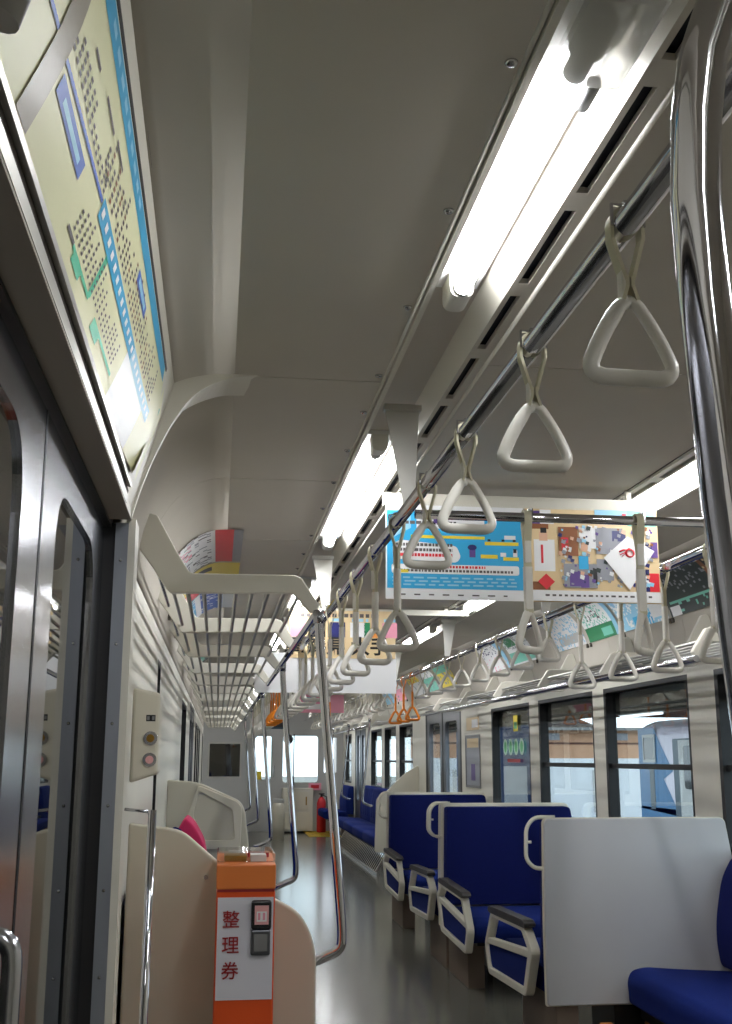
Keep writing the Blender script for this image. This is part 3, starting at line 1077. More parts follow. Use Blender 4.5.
# ------------------------------------------------------------------ ticket machine
TX, TY = .009, 2.93
root = thing('ticket_machine', 'orange and white numbered-ticket machine standing in front of the beige partition', 'ticket machine', (TX, TY, 0))
m = M(); m.box(0, .147, 0.004, .255, .02, .925, 'machineorange'); m.build('body', root, .005)
m = M(); m.box(.010, .137, 0.02, .24, 0, .022, 'black'); m.build('plinth', root)
m = M(); m.prism([(0.0, .927), (.0, .987), (.25, 1.00), (.25, .927)], 'x', -.001, .148, 'machinelid'); ld = m.build('lid', root, .004)
m = M(); m.box(.0, .147, .03, .235, .99, 1.012, 'clear'); m.build('clear_cover', ld, .004)
m = M(); m.box(.018, .075, .06, .16, .990, 1.004, 'gold'); m.build('brass_slot', ld, .002)
m = M(); m.box(.085, .125, .05, .11, .990, 1.006, 'adwhite'); m.box(.08, .135, .13, .17, .992, 1.006, 'red'); m.box(.03, .07, .18, .21, .993, 1.006, 'adwhite'); m.build('notice_label', ld, .001)
m = M(); m.box(.004, .143, 0.001, .006, .668, .908, 'machinewhite'); m.build('face_panel', root)
m = M(); m.box(.002, .145, 0.0025, .006, .921, .928, 'darkred'); m.build('lid_seam', root)
m = M(); m.box(.088, .138, -.014, .004, .832, .902, 'black'); u = m.build('ticket_unit', root, .006)
m = M(); m.box(.096, .131, -.0155, -.0135, .845, .890, 'pinkscreen'); m.build('screen', u)
m = M(); m.box(.101, .126, -.0165, -.0150, .852, .876, 'adwhite'); m.box(.104, .110, -.0168, -.0150, .856, .873, 'adpink'); m.box(.116, .122, -.0168, -.0150, .856, .873, 'adpink'); m.build('ticket_label', u)
m = M(); m.box(.088, .136, -.012, .004, .772, .832, 'darksteel'); u = m.build('ticket_outlet', root, .004)
m = M(); m.box(.096, .128, -.0135, -.0115, .782, .822, 'grey'); m.build('outlet_mouth', u)


def text_mesh(name, body, size, parent, loc, rot, matn, ext=.0008, bold=.0, align='CENTER'):
    cu = bpy.data.curves.new(name, 'FONT')
    cu.body = body; cu.size = size; cu.extrude = ext; cu.offset = bold
    cu.align_x = align; cu.align_y = 'CENTER'; cu.resolution_u = 3
    t = bpy.data.objects.new(name, cu)
    COL.objects.link(t)
    bpy.context.view_layer.update()
    me = bpy.data.meshes.new_from_object(t.evaluated_get(bpy.context.evaluated_depsgraph_get()))
    bpy.data.objects.remove(t)
    me.materials.clear(); me.materials.append(MAT[matn])
    o = bpy.data.objects.new(name, me)
    COL.objects.link(o)
    o.parent = parent; o.location = loc; o.rotation_euler = rot
    return o


for ch, z in (('整', .853), ('理', .793), ('券', .733)):
    text_mesh('red_character', ch, .044, root, (.038, -.0005, z), (PI / 2, 0, 0), 'darkred', .0012, .0003)

# ------------------------------------------------------------------ door button panel
root = thing('button_panel', 'white door control panel with two round buttons beside the door jamb', 'control panel', (-.205, 2.74, 1.19))
m = M(); m.prism([(0, 0), (.066, .022), (.066, .212), (.0, .225)], 'y', 0, .11, 'seatshell'); m.build('housing', root, .008, 3)
for z in (.055, .105):
    m = M(); m.tube([(.046, .002, z), (.046, -.004, z)], .0165, 'chrome', 20); b = m.build('button_ring', root)
    m = M(); m.tube([(.046, -.003, z), (.046, -.0075, z)], .0095, 'gold' if z > .08 else 'pinkscreen', 16); m.build('button', b)
m = M(); m.box(.034, .056, -.001, .004, .145, .160, 'black'); m.box(.036, .042, -.002, .003, .148, .157, 'grey'); m.box(.048, .054, -.002, .003, .148, .157, 'grey'); m.build('indicator', root)

# ------------------------------------------------------------------ route map over the door
root = thing('route_map', 'cream and blue railway route map on the header above the left door', 'route map', (0, 0, 0))
m = M()
NS = 40


def bow(t, y):
    # the sheet bulges off the header and its far end curls away
    e = max(0.0, (y - 1.9) / .4)
    return .006 + .012 * math.sin(PI * t) + .010 * e * e * (1 - t)


def mpt(t, y, off=0.0):
    return hp(.075 + t * .78, y, bow(t, y) + off)


def mcell(t0, t1, y0, y1, c, off=0.0, nt=1, ny=1):
    b = len(m.v)
    for i in range(nt + 1):
        for j in range(ny + 1):
            m.v.append(tuple(mpt(t0 + (t1 - t0) * i / nt, y0 + (y1 - y0) * j / ny, off)))
    for i in range(nt):
        for j in range(ny):
            q = b + i * (ny + 1) + j
            m.face([q, q + ny + 1, q + ny + 2, q + 1], c, True)


MY0, MY1 = .84, 2.28
mcell(0, .92, MY0, MY1, 'mapcream', 0, 12, 60)
mcell(.79, .92, MY0, MY1 - .02, 'mapblue', .0006, 2, 40)
for i in range(9):
    mcell(.84, .88, 1.10 + i * .05, 1.10 + i * .05 + .03, 'lightblue', .0012)
for i in range(28):
    y = .86 + i * .0155
    t = .325 + .0022 * i
    mcell(t, t + .022, y, y + .016, 'mapline', .0010)
for i in range(22):
    y = 1.30 + i * .040
    c = 'mapblue' if i < 13 else 'lightblue'
    mcell(.33, .43, y, y + .041, c, .0010)
    mcell(.36, .40, y + .010, y + .028, 'adwhite', .0016)
mcell(.24, .32, 1.00, 1.175, 'mapline', .001)
mcell(.26, .29, 1.03, 1.15, 'lightblue', .0013)
mcell(.09, .11, 1.22, 1.27, 'adtext', .001); mcell(.085, .105, 1.27, 1.43, 'mapgreen', .001); mcell(.105, .34, 1.415, 1.435, 'mapgreen', .001)
mcell(.05, .10, 1.285, 1.35, 'mapgreen', .001)
mcell(.04, .10, 1.50, 1.57, 'mapgreen', .001); mcell(.085, .105, 1.50, 1.74, 'mapgreen', .001)
mcell(.0, .33, 1.78, 2.10, 'adwhite', .0006, 3, 4)
for i in range(34):
    y = 1.24 + i * .027
    for k in range(random.randint(4, 8)):
        if random.random() < .88:
            mcell(.46 + k * .034, .480 + k * .034, y, y + .012, 'adtext' if random.random() < .85 else 'adbrown', .001)
for i in range(14):
    y = .99 + i * .022
    for k in range(random.randint(2, 4)):
        mcell(.42 + k * .030, .437 + k * .030, y, y + .010, 'adtext', .001)
for i in range(12):
    y = 1.24 + i * .023
    for k in range(random.randint(4, 6)):
        mcell(.13 + k * .03, .145 + k * .03, y, y + .009, 'adtext', .001)
for i in range(9):
    y = 1.52 + i * .023
    for k in range(random.randint(3, 5)):
        mcell(.13 + k * .03, .145 + k * .03, y, y + .009, 'adtext', .001)
mcell(.62, .70, 1.65, 1.81, 'mapline', .001); mcell(.64, .68, 1.67, 1.79, 'lightblue', .0013)
mcell(.60, .62, 1.06, 1.10, 'adtext', .001); mcell(.63, .65, 1.16, 1.24, 'adtext', .001); mcell(.66, .68, 1.27, 1.34, 'adtext', .001)
m.build('map_sheet', root)
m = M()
mcell(0, .78, .938, .988, 'mapshade', .0018, 8, 2)  # shadow-like band on the map cover, painted as a grey strip
o = m.build('map_shade_band', root); o['label'] = 'painted shadow band across the map'
m = M()
m.v += [tuple(hp(.085, 2.24, .026)), tuple(hp(.085, 2.37, .012)), tuple(hp(.60, 2.44, .010)), tuple(hp(.74, 2.33, .012))]
m.face([0, 1, 2, 3], 'mapcream')
m.v += [tuple(hp(.35, 2.34, .0145)), tuple(hp(.35, 2.352, .0145)), tuple(hp(.60, 2.368, .0135)), tuple(hp(.60, 2.352, .0135))]
m.face([4, 5, 6, 7], 'mapgreen')
m.build('second_sheet_end', root)
m = M()
m.tube([tuple(hp(.05, .80, .02)), tuple(hp(.95, .80, .02))], .018, 'aluminium', 14)
m.build('holder_end_bar', root)


# ------------------------------------------------------------------ hanging posters
def xz_poly(m, pts, y, c):
    m.poly([(p[0], y, p[1]) for p in pts], c)


def xz_rect(m, x0, x1, z0, z1, y, c):
    m.box(x0, x1, y, y + .0006, z0, z1, c)


def dashes(m, x0, x1, z, h, y, c, w=.008, gap=.004):
    x = x0
    while x < x1:
        ww = w * random.uniform(.6, 1.4)
        m.box(x, min(x1, x + ww), y, y + .0006, z, z + h, c)
        x += ww + gap


AY = 3.55
root = thing('poster_holder', 'cream hanging holder across the aisle carrying the blue and collage posters', 'poster holder', (0, AY, 0))
root.scale = (.96, 1, .96); root.location.z = .05
m = M(); m.box(.545, 1.53, -.012, .012, 2.105, 2.150, 'cream'); m.box(.62, .64, -.01, .01, 2.15, 2.187, 'cream'); m.box(1.42, 1.44, -.01, .01, 2.15, 2.187, 'cream'); m.build('holder_rail', root, .003)
m = M(); m.box(.56, 1.525, .002, .006, 1.79, 2.11, 'lightgrey'); m.build('backing_board', root)
m = M(); m.box(.56, 1.50, -.006, .006, 1.782, 1.795, 'lightgrey'); m.build('lower_clip', root, .002)
root = thing('hanging_poster', 'light blue text poster hanging on the left half of the aisle holder', 'poster', (0, AY - .012, 0))
root.scale = (.96, 1, .8976); root.location.z = .182
y = -.003
m = M(); m.box(.552, 1.040, 0, .002, 1.755, 2.115, 'adwhite')
xz_rect(m, .557, 1.036, 1.795, 2.085, -.0006, 'adblue')
xz_rect(m, .66, .90, 2.02, 2.095, -.0012, 'adwhite')
xz_poly(m, [(.557, 2.04), (.64, 2.08), (.64, 2.02), (.557, 1.97)], -.0014, 'lightblue')
dashes(m, .58, .80, 2.035, .012, -.002, 'adtext', .014)
xz_rect(m, .72, .735, 2.04, 2.07, -.002, 'adpurple')
xz_rect(m, .64, .90, 1.983, 1.994, -.0014, 'adyellow')
m.prism(fillet([(.578, 1.903), (.80, 1.893), (.815, 1.915), (.80, 1.955), (.60, 1.975), (.575, 1.955)], .012, 4), 'y', -.0016, -.001, 'adwhite')
for k, c in ((0, 'adtext'), (1, 'adtext'), (2, 'adred')):
    dashes(m, .585, .785, 1.952 - k * .019, .011, -.0022, c, .010, .003)
m.prism(rrect(.572, 1.02, 1.850, 1.885, .008, 3), 'y', -.0016, -.001, 'adwhite')
dashes(m, .70, .90, 1.872, .009, -.0022, 'adred'); dashes(m, .60, 1.0, 1.857, .009, -.0022, 'adtext')
xz_rect(m, .58, .63, 1.853, 1.864, -.0023, 'adyellow')
m.prism([(.855 + .016 * math.cos(a / 12 * 2 * PI), 1.952 + .011 * math.sin(a / 12 * 2 * PI)) for a in range(12)], 'y', -.0018, -.001, 'adnavy')
xz_rect(m, .845, .866, 1.915, 1.943, -.0018, 'adpurple')
xz_rect(m, .90, 1.02, 1.962, 1.975, -.0014, 'adyellow'); xz_rect(m, .885, .945, 1.912, 1.926, -.0014, 'adyellow'); xz_rect(m, .965, 1.02, 1.905, 1.918, -.0014, 'adyellow')
xz_rect(m, .97, 1.01, 1.985, 2.0, -.0014, 'adwhite'); xz_rect(m, .955, .975, 1.92, 1.935, -.0014, 'adwhite'); xz_rect(m, 1.0, 1.015, 1.92, 1.945, -.0014, 'adwhite'); xz_rect(m, 1.001, 1.012, 1.935, 1.95, -.002, 'black')
for q in (.91, .96, 1.0): xz_rect(m, q, q + .01, 1.977, 1.985, -.002, 'black')
for r in range(3): dashes(m, .575, 1.01, 1.832 - r * .013, .006, -.0014, 'lightblue', .03, .012)
dashes(m, .60, 1.0, 1.770, .005, -.0014, 'adtext', .02, .03)
m.build('poster_sheet', root)

root = thing('hanging_poster', 'photo collage poster with a white diamond on the right half of the aisle holder', 'poster', (0, AY - .012, 0))
root.scale = (.96, 1, .8976); root.location.z = .182
m = M(); m.box(1.046, 1.530, 0, .002, 1.755, 2.115, 'adbeige')
yy = -.0010
xz_rect(m, 1.06, 1.13, 1.80, 2.10, -.0006, 'adbrown')
rects = [(1.055, 1.10, 2.05, 2.10, 'adpurple'), (1.10, 1.15, 2.05, 2.105, 'adwhite'), (1.14, 1.24, 2.06, 2.105, 'adbeige'), (1.30, 1.42, 2.055, 2.11, 'lightblue'), (1.42, 1.525, 2.05, 2.11, 'adteal'),
         (1.05, 1.16, 1.83, 2.03, 'adbeige'), (1.075, 1.15, 1.87, 1.99, 'adwhite'), (1.095, 1.125, 1.985, 2.02, 'adskin'), (1.10, 1.122, 2.015, 2.035, 'black'), (1.10, 1.108, 1.90, 1.97, 'adred'),
         (1.165, 1.235, 1.93, 2.04, 'adbrown'), (1.175, 1.20, 1.95, 2.0, 'adred'), (1.24, 1.30, 1.96, 2.04, 'adwhite'), (1.245, 1.27, 1.95, 1.98, 'adskin'), (1.30, 1.40, 1.94, 2.04, 'adgrey'), (1.36, 1.41, 1.99, 2.03, 'adnavy'),
         (1.18, 1.30, 1.81, 1.90, 'adgrey'), (1.20, 1.24, 1.815, 1.87, 'adpurple'), (1.24, 1.27, 1.81, 1.86, 'adpurple'), (1.285, 1.30, 1.82, 1.89, 'black'), (1.235, 1.27, 1.88, 1.93, 'adblue'), (1.30, 1.36, 1.84, 1.92, 'adgrey'),
         (1.44, 1.525, 1.80, 1.90, 'adbeige'), (1.455, 1.48, 1.80, 1.88, 'adred'), (1.475, 1.49, 1.80, 1.885, 'adnavy'), (1.49, 1.525, 1.80, 1.87, 'adred'), (1.50, 1.525, 1.93, 1.99, 'adpurple')]
for k, (a, b, c, d, e) in enumerate(rects):
    xz_rect(m, a, b, c, d, -.0010 - .0001 * k, e)
for k in range(170):
    a, c = random.uniform(1.16, 1.50), random.uniform(1.81, 2.04)
    s = random.uniform(.005, .015)
    xz_poly(m, [(a, c), (a + s, c - s * .4), (a + s * 1.3, c + s * .7), (a + s * .2, c + s)], -.0037 - .000009 * k, random.choice(['adgrey', 'adwhite', 'adpurple', 'adwhite', 'adskin', 'lightblue', 'adgrey', 'adnavy', 'adbrown', 'adgrey', 'addark']))
xz_poly(m, [(1.115, 1.80), (1.145, 1.83), (1.115, 1.86), (1.085, 1.83)], -.006, 'adred')
xz_poly(m, [(1.325, 1.925), (1.415, 2.01), (1.512, 1.955), (1.415, 1.805)], -.0062, 'adwhite')
xz_rect(m, 1.05, 1.527, 1.758, 1.798, -.0055, 'adwhite')
dashes(m, 1.11, 1.50, 1.776, .007, -.0062, 'adtext', .012, .01)
# red mark on the diamond: two brush strokes and a ring
m.tube([(1.382, -.0066, 1.950), (1.398, -.0066, 1.958), (1.412, -.0066, 1.957), (1.405, -.0066, 1.944), (1.392, -.0066, 1.932)], .0052, 'adred', 6, flat=.3)
m.tube([(1.405 + .016 + .015 * math.cos(a / 14 * 2 * PI), -.0066, 1.945 + .015 * math.sin(a / 14 * 2 * PI)) for a in range(14)], .0062, 'adred', 6, closed=True, flat=.4)
m.tube([(1.384, -.0066, 1.938), (1.40, -.0066, 1.946), (1.42, -.0066, 1.965)], .0030, 'adred', 6, flat=.3)
for q in ((1.38, 2.07), (1.40, 2.085), (1.415, 2.07)): xz_rect(m, q[0], q[0] + .014, q[1], q[1] + .012, -.006, 'adred')
m.build('poster_sheet', root)

# second hanging holder with the colour-swatch poster and the white board
AY2 = 6.60
root = thing('poster_holder', 'cream hanging holder across the aisle behind the first one', 'poster holder', (0, AY2, 0))
m = M(); m.box(.40, 1.50, -.012, .012, 2.095, 2.13, 'cream'); m.box(.55, .57, -.01, .01, 2.12, HC, 'cream'); m.box(1.35, 1.37, -.01, .01, 2.12, HC, 'cream'); m.build('holder_rail', root, .003)
root = thing('hanging_poster', 'beige poster with a row of colour swatches hanging farther down the aisle', 'poster', (0, AY2 - .014, 0))
m = M(); m.box(.40, 1.045, 0, .002, 1.83, 2.115, 'adbeige')
dashes(m, .47, .95, 2.075, .022, -.001, 'adtext', .02, .012)
for x, c in ((.40, 'adpink'), (.52, 'black'), (.64, 'adnavy'), (.76, 'adwhite'), (.845, 'adgreen'), (.89, 'adorange'), (.955, 'adpink')):
    w = .10 if c not in ('adgreen', 'adorange') else .045
    xz_rect(m, x + .01, x + w, 1.955, 2.045, -.001, c)
    xz_rect(m, x + .02, x + w - .01, 2.05, 2.068, -.001, 'lightblue')
m.build('poster_sheet', root)
text_mesh('headline_lettering', '青森県 大手', .115, root, (.70, -.001, 1.895), (PI / 2, 0, 0), 'black', .001, .0025)
m = M(); m.box(.205, 1.050, 0, .004, 1.625, 1.86, 'adwhite')
o = tag(m.build('white_board'), 'blank white board hanging under the colour-swatch poster', 'board'); o.location = (0, AY2 - .008, 0)
root = thing('hanging_poster', 'small pink and pale poster hanging far down the aisle', 'poster', (0, 10.4, 0))
m = M(); m.box(.72, 1.16, -.002, .002, 1.66, 1.83, 'adpink'); xz_rect(m, .74, 1.0, 1.69, 1.74, -.004, 'adwhite'); xz_rect(m, .78, .9, 1.76, 1.80, -.004, 'lightblue'); m.box(.70, 1.18, -.006, .006, 1.825, 1.84, 'cream')
m.box(.72, .73, -.004, .004, 1.83, HC, 'cream'); m.box(1.15, 1.16, -.004, .004, 1.83, HC, 'cream')
m.build('poster_sheet', root)


# ------------------------------------------------------------------ posters on the coves
def prof_pt(t, mir):
    """point at fraction t along the cove from (lower) 0 to (upper) 1"""
    P = PROF[2:] + [(.08, HC)]
    L = [0]
    for a, b in zip(P[:-1], P[1:]): L.append(L[-1] + math.hypot(b[0] - a[0], b[1] - a[1]))
    s = t * L[-1]
    for i in range(len(P) - 1):
        if s <= L[i + 1] + 1e-9:
            k = (s - L[i]) / (L[i + 1] - L[i])
            x = P[i][0] + (P[i + 1][0] - P[i][0]) * k; z = P[i][1] + (P[i + 1][1] - P[i][1]) * k
            dx, dz = P[i + 1][0] - P[i][0], P[i + 1][1] - P[i][1]
            n = math.hypot(dx, dz)
            nx, nz = dz / n, -dx / n
            return x, z, nx, nz
    x, z = P[-1]
    return x, z, 0, -1


def cove_poster(label, y0, y1, mir, paint, t0=.08, t1=1.0, group=None, NY=36, NT=24):
    root = thing('cove_poster', label, 'poster', (0, y0, 0), 0, group)
    m = M()
    b = len(m.v)
    for i in range(NT + 1):
        x, z, nx, nz = prof_pt(t0 + (t1 - t0) * i / NT, mir)
        for off in (.006,):
            for j in range(NY + 1):
                xx = x + nx * off
                m.v.append((mx(xx) if mir else xx, (y1 - y0) * j / NY, z + nz * off))
    for i in range(NT):
        for j in range(NY):
            v = (i + .5) / NT; u = (j + .5) / NY
            q = b + i * (NY + 1) + j
            m.face([q, q + 1, q + NY + 2, q + NY + 1], paint(u, v), True)
    m.build('poster_sheet', root)
    for yy in (0.0, y1 - y0):
        m = M()
        x, z, nx, nz = prof_pt(t0 - .03, mir)
        xx = x + nx * .006
        xx = mx(xx) if mir else xx
        m.box(xx - .006, xx + .006, yy - .008, yy + .008, z - .012, z + .012, 'seam'); m.build('clip', root)
    return root


def painter(base, rects, speck=None, seed=1):
    R = random.Random(seed)
    cache = {}

    def f(u, v):
        c = base
        for (a, b, cc, d, e) in rects:
            if a <= u < b and cc <= v < d: c = e
        if speck:
            for (a, b, cc, d, e, p) in speck:
                if a <= u < b and cc <= v < d and R.random() < p: c = e
        return c
    return f


cove_poster('white speckled poster with a red strip on the left cove over the near rack end', 4.38, 5.12, False,
            painter('adwhite', [(0, 1, .90, 1.0, 'adgrey'), (0, 1, .74, .90, 'adred')], [(0, 1, .0, .72, 'adgrey', .18), (0, 1, 0, .72, 'adtext', .08), (0, .5, .1, .5, 'adpink', .35)], 3))
cove_poster('yellow bordered poster on the left cove behind the speckled one', 5.15, 5.9, False,
            painter('adyellow', [(0, .25, .4, .7, 'adtext'), (0, .1, 0, 1, 'adyellow'), (.55, 1, .2, .8, 'adred')], None, 4))
cove_poster('blue and white poster on the left cove seen through the rack bars', 5.93, 6.75, False,
            painter('adwhite', [(.0, 1, .15, .45, 'adblue'), (0, 1, .55, .85, 'mapline'), (.3, .6, .2, .4, 'adwhite')], [(0, 1, 0, 1, 'adwhite', .15)], 5))
cove_poster('dark green poster on the left cove farther along the rack', 9.0, 10.0, False, painter('addark', [(0, .1, 0, 1, 'adwhite'), (.2, .8, .2, .5, 'adteal')], None, 6))
cove_poster('black poster with gold edge on the right cove near the chrome pole', 4.50, 5.17, True,
            painter('addark', [(0, .16, 0, 1, 'adbrown'), (.03, .10, 0, 1, 'black'), (0, 1, .94, 1, 'adbrown'), (.25, .95, .22, .27, 'adteal'), (.80, .97, 0, .16, 'adwhite')],
                    [(.16, .9, .28, .9, 'adgrey', .13), (.16, .9, .05, .2, 'adteal', .10), (.0, .16, 0, 1, 'adbeige', .25)], 7), .15, .74)
cove_poster('pale blue poster on the right cove beside the black one', 5.20, 5.84, True,
            painter('lightblue', [(0, .3, .1, .5, 'adwhite'), (.5, .9, .55, .9, 'adwhite'), (.3, .7, .0, .2, 'adblue')], [(0, 1, 0, 1, 'adwhite', .25)], 8), .15, .74)
cove_poster('white and green poster on the right cove above the second window', 5.88, 6.40, True,
            painter('adwhite', [(0, 1, .0, .28, 'adgreen'), (.2, .5, .06, .2, 'adteal'), (.0, .12, 0, 1, 'lightblue')], [(.2, 1, .3, .9, 'adteal', .2), (.3, .9, .4, .7, 'adtext', .12)], 9), .15, .74)
cove_poster('pale poster on the right cove above the third window', 6.46, 7.05, True,
            painter('adwhite', [(0, 1, .8, .97, 'lightblue'), (.1, .8, .1, .3, 'lightgrey')], [(0, 1, 0, 1, 'lightblue', .2)], 10), .15, .74)
cove_poster('white poster with a teal band on the right cove, before the sticker window', 7.55, 8.15, True,
            painter('adwhite', [(0, 1, .05, .35, 'adteal'), (.5, .9, .5, .8, 'adgreen')], [(0, 1, .4, 1, 'adgrey', .2)], 11), .15, .74)
cove_poster('white and lilac poster on the right cove over the sticker window', 8.25, 8.9, True,
            painter('adwhite', [(0, .2, 0, 1, 'lightblue')], [(.2, 1, .4, 1, 'adnavy', .2), (0, 1, 0, .4, 'adpink', .08)], 12), .15, .74)
for i, (a, c1, c2, nm) in enumerate(((10.2, 'adyellow', 'adteal', 'yellow and teal'), (11.0, 'adteal', 'adwhite', 'teal and white'), (11.8, 'adwhite', 'adyellow', 'white and yellow'), (13.0, 'adpink', 'adwhite', 'pink and white'), (13.9, 'lightblue', 'adwhite', 'pale blue and white'))):
    cove_poster('%s poster on the far right cove past the orange straps' % nm, a, a + .65, True,
                painter(c1, [(0, 1, .5, 1, c2)], [(0, 1, 0, 1, 'adgrey', .1)], 20 + i), .15, .74, None, 16, 12)

# framed notice on the wall panel between the sticker window and the door
root = thing('framed_notice', 'framed grey picture on the cream wall between the sticker window and the door', 'notice', (XR - .001, 9.40, 0))
m = M(); m.ring([(0, 1.0), (.56, 1.0), (.56, 1.45), (0, 1.45)], [(.02, 1.02), (.54, 1.02), (.54, 1.43), (.02, 1.43)], 'x', -.008, 0, 'grey'); m.build('frame', root)
m = M(); m.box(-.003, 0, .02, .54, 1.02, 1.43, 'adgrey'); m.box(-.004, -.002, .06, .50, 1.34, 1.42, 'adbeige'); m.box(-.004, -.002, .2, .35, 1.06, 1.2, 'adpurple'); m.build('picture', root)
m = M(); m.box(-.003, 0, .04, .52, 1.49, 1.60, 'adbeige'); m.box(-.004, -.002, .07, .30, 1.51, 1.58, 'adwhite')
m.build('upper_label', root)

# stickers on the glass of the fourth right window
SX = XR + .03
for k, yy in enumerate((8.20, 8.36, 8.52, 8.68)):
    m = M()
    c = [(yy + .055 * math.cos(a / 20 * 2 * PI) * 1.15, 1.335 + .062 * math.sin(a / 20 * 2 * PI)) for a in range(20)]
    c2 = [(yy + .035 * math.cos(a / 20 * 2 * PI) * 1.15, 1.335 + .042 * math.sin(a / 20 * 2 * PI)) for a in range(20)]
    m.ring(c, c2, 'x', SX, SX + .001, 'stickpale')
    m.prism(c2, 'x', SX, SX + .0008, 'stickgreen')
    tag(m.build('window_sticker'), 'round green sticker on the dark blue window, %s of four from the near side' % ('first', 'second', 'third', 'fourth')[k], 'sticker', 'round green stickers on one window')
m = M(); m.box(SX, SX + .001, 8.25, 8.62, 1.22, 1.245, 'darkred')
tag(m.build('window_sticker'), 'thin dark red strip sticker under the four round ones', 'sticker')
m = M(); m.box(SX, SX + .001, 8.30, 8.42, 1.45, 1.57, 'adyellow'); m.box(SX - .001, SX, 8.32, 8.40, 1.47, 1.52, 'stickgreen')
tag(m.build('window_sticker'), 'yellow-green upright sticker near the top of the dark blue window', 'sticker')

# ------------------------------------------------------------------ far end furniture
root = thing('equipment_cabinet', 'cream equipment cabinet under the bright front window at the far end', 'cabinet', (1.14, 19.55, 0))
m = M(); m.box(0, .52, 0, .38, .03, .74, 'cream'); m.build('body', root, .006)
m = M(); m.box(.06, .44, -.012, 0, .38, .68, 'seatshell'); d = m.build('door', root, .004)
m = M(); m.box(.39, .41, -.024, -.012, .46, .60, 'gold'); m.build('handle', d)
m = M(); m.box(.04, .46, -.012, 0, .06, .34, 'seatshell'); m.build('lower_panel', root, .004)
root = thing('fire_extinguisher', 'red fire extinguisher standing beside the far cabinet', 'fire extinguisher', (1.79, 19.4, 0))
m = M(); m.tube([(0, 0, .02), (0, 0, .03), (0, 0, .50), (0, 0, .56), (0, 0, .60)], [.07, .08, .08, .06, .025], 'red', 18); m.build('cylinder', root)
m = M(); m.tube([(0, 0, .60), (0, 0, .64)], .02, 'black', 10); m.box(-.05, .05, -.012, .012, .64, .66, 'black'); m.build('valve', root)
m = M(); m.tube([(.02, 0, .63), (.09, 0, .60), (.10, 0, .40), (.09, 0, .25)], .010, 'black', 8); m.build('hose', root)
root = thing('round_mirror', 'small round black mirror hanging near the front window', 'mirror', (1.20, 19.3, 1.56))
m = M(); m.tube([(0, .02, 0), (0, 0, 0), (0, -.012, 0)], [.06, .085, .07], 'black', 20); m.build('mirror_head', root)
m = M(); m.tube([(0, .01, .07), (0, .02, .56)], .008, 'black', 8); m.build('stem', root)
root = thing('wiper_arm', 'thin dark vertical bar in front of the bright front window', 'bar', (1.34, 19.9, 0))
m = M(); m.tube([(0, 0, .78), (0, 0, 1.66)], .010, 'black', 8); m.build('bar', root)
root = thing('fare_box', 'white cylindrical fare box standing by the cab door', 'fare box', (.98, 18.0, 0))
m = M(); m.tube([(0, 0, 0), (0, 0, .50), (0, 0, .56)], [.10, .10, .07], 'seatshell', 18); m.build('body', root)
m = M(); m.box(-.09, .09, -.06, .06, .56, .62, 'lightgrey'); m.build('head', root, .01)
m = M(); m.box(1.52, 2.05, 18.6, 20 - .06, .001, .006, 'yellowtile')
for i in range(7):
    for j in range(18):
        m.box(1.55 + i * .07, 1.575 + i * .07, 18.64 + j * .07, 18.665 + j * .07, .006, .009, 'yellowtile')
tag(m.build('tactile_tile'), 'yellow raised floor tile at the far end of the aisle', 'floor tile')
root = thing('notice_plate', 'yellow-green notice under the cab door window', 'notice', (.72, 19.93, .95))
m = M(); m.box(-.06, .06, -.004, 0, -.07, .07, 'adyellow'); m.build('plate', root)
root = thing('display_unit', 'dark teal display box hanging at the far end of the car', 'display', (1.0, 17.8, 1.695))
m = M(); m.box(-.32, .06, 0, .08, 0, .22, 'traindark'); m.box(-.30, .04, -.004, 0, .03, .19, 'black'); m.tube([(-.1, .04, .22), (-.1, .04, .45)], .012, 'steel', 8); m.build('housing', root, .01)
root = thing('pink_seat_cover', 'red and white cover hanging beside the front window', 'seat cover', (1.72, 19.8, .70))
m = M(); m.box(-.12, .10, 0, .05, .0, .12, 'adpink'); m.box(-.08, .06, -.004, 0, .03, .09, 'red'); m.build('cover', root, .01)

# ------------------------------------------------------------------ outside
GZ = -1.15
m = M(); m.box(-30, 60, -30, 150, GZ - .3, GZ, 'ground'); struct(m.build('ground'))
root = struct(thing('wall_skyblock', 'dark shed wall added left of the train to shut out the sky', 'wall', (0, 0, 0)))
m = M(); m.box(-2.6, -2.3, -10, 24, GZ, 4.5, 'skyblock'); m.box(-2.6, -.5, -10, 24, 4.5, 4.7, 'skyblock'); m.box(-2.5, -.4, -10.2, -10, GZ, 4.6, 'skyblock')  # unseen wall and roof added so no sky shows through the left door
for k in range(6):
    m.box(-2.3, -2.2, -6 + k * 5, -5.7 + k * 5, GZ, 4.5, 'beam')
m.build('skyblock_wall', root)

# the other railcar
TXX = 11.0
root = thing('railcar', 'blue and white railcar standing on the next track outside the windows', 'train', (TXX, 28.9, GZ))
H0 = -GZ
top = 2.23 + H0
m = M()
# side faces -x ; car extends toward the camera (-y)
m.prism(fillet([(0, .9), (0, top - .25), (.5, top), (2.4, top), (2.9, top - .25), (2.9, .9)], [0, .25, .3, .3, .25, 0], 5), 'y', -18, -.35, 'trainwhite')
m.prism(fillet([(.15, .9), (.15, top - .35), (.6, top - .08), (2.3, top - .08), (2.75, top - .35), (2.75, .9)], [0, .25, .3, .3, .25, 0], 5), 'y', -.35, 0, 'trainblue')
m.build('car_body', root)
m = M()


def tside(pts, c, dx=-.006):
    m.poly([(dx, y - 28.9, z + H0) for y, z in pts], c)


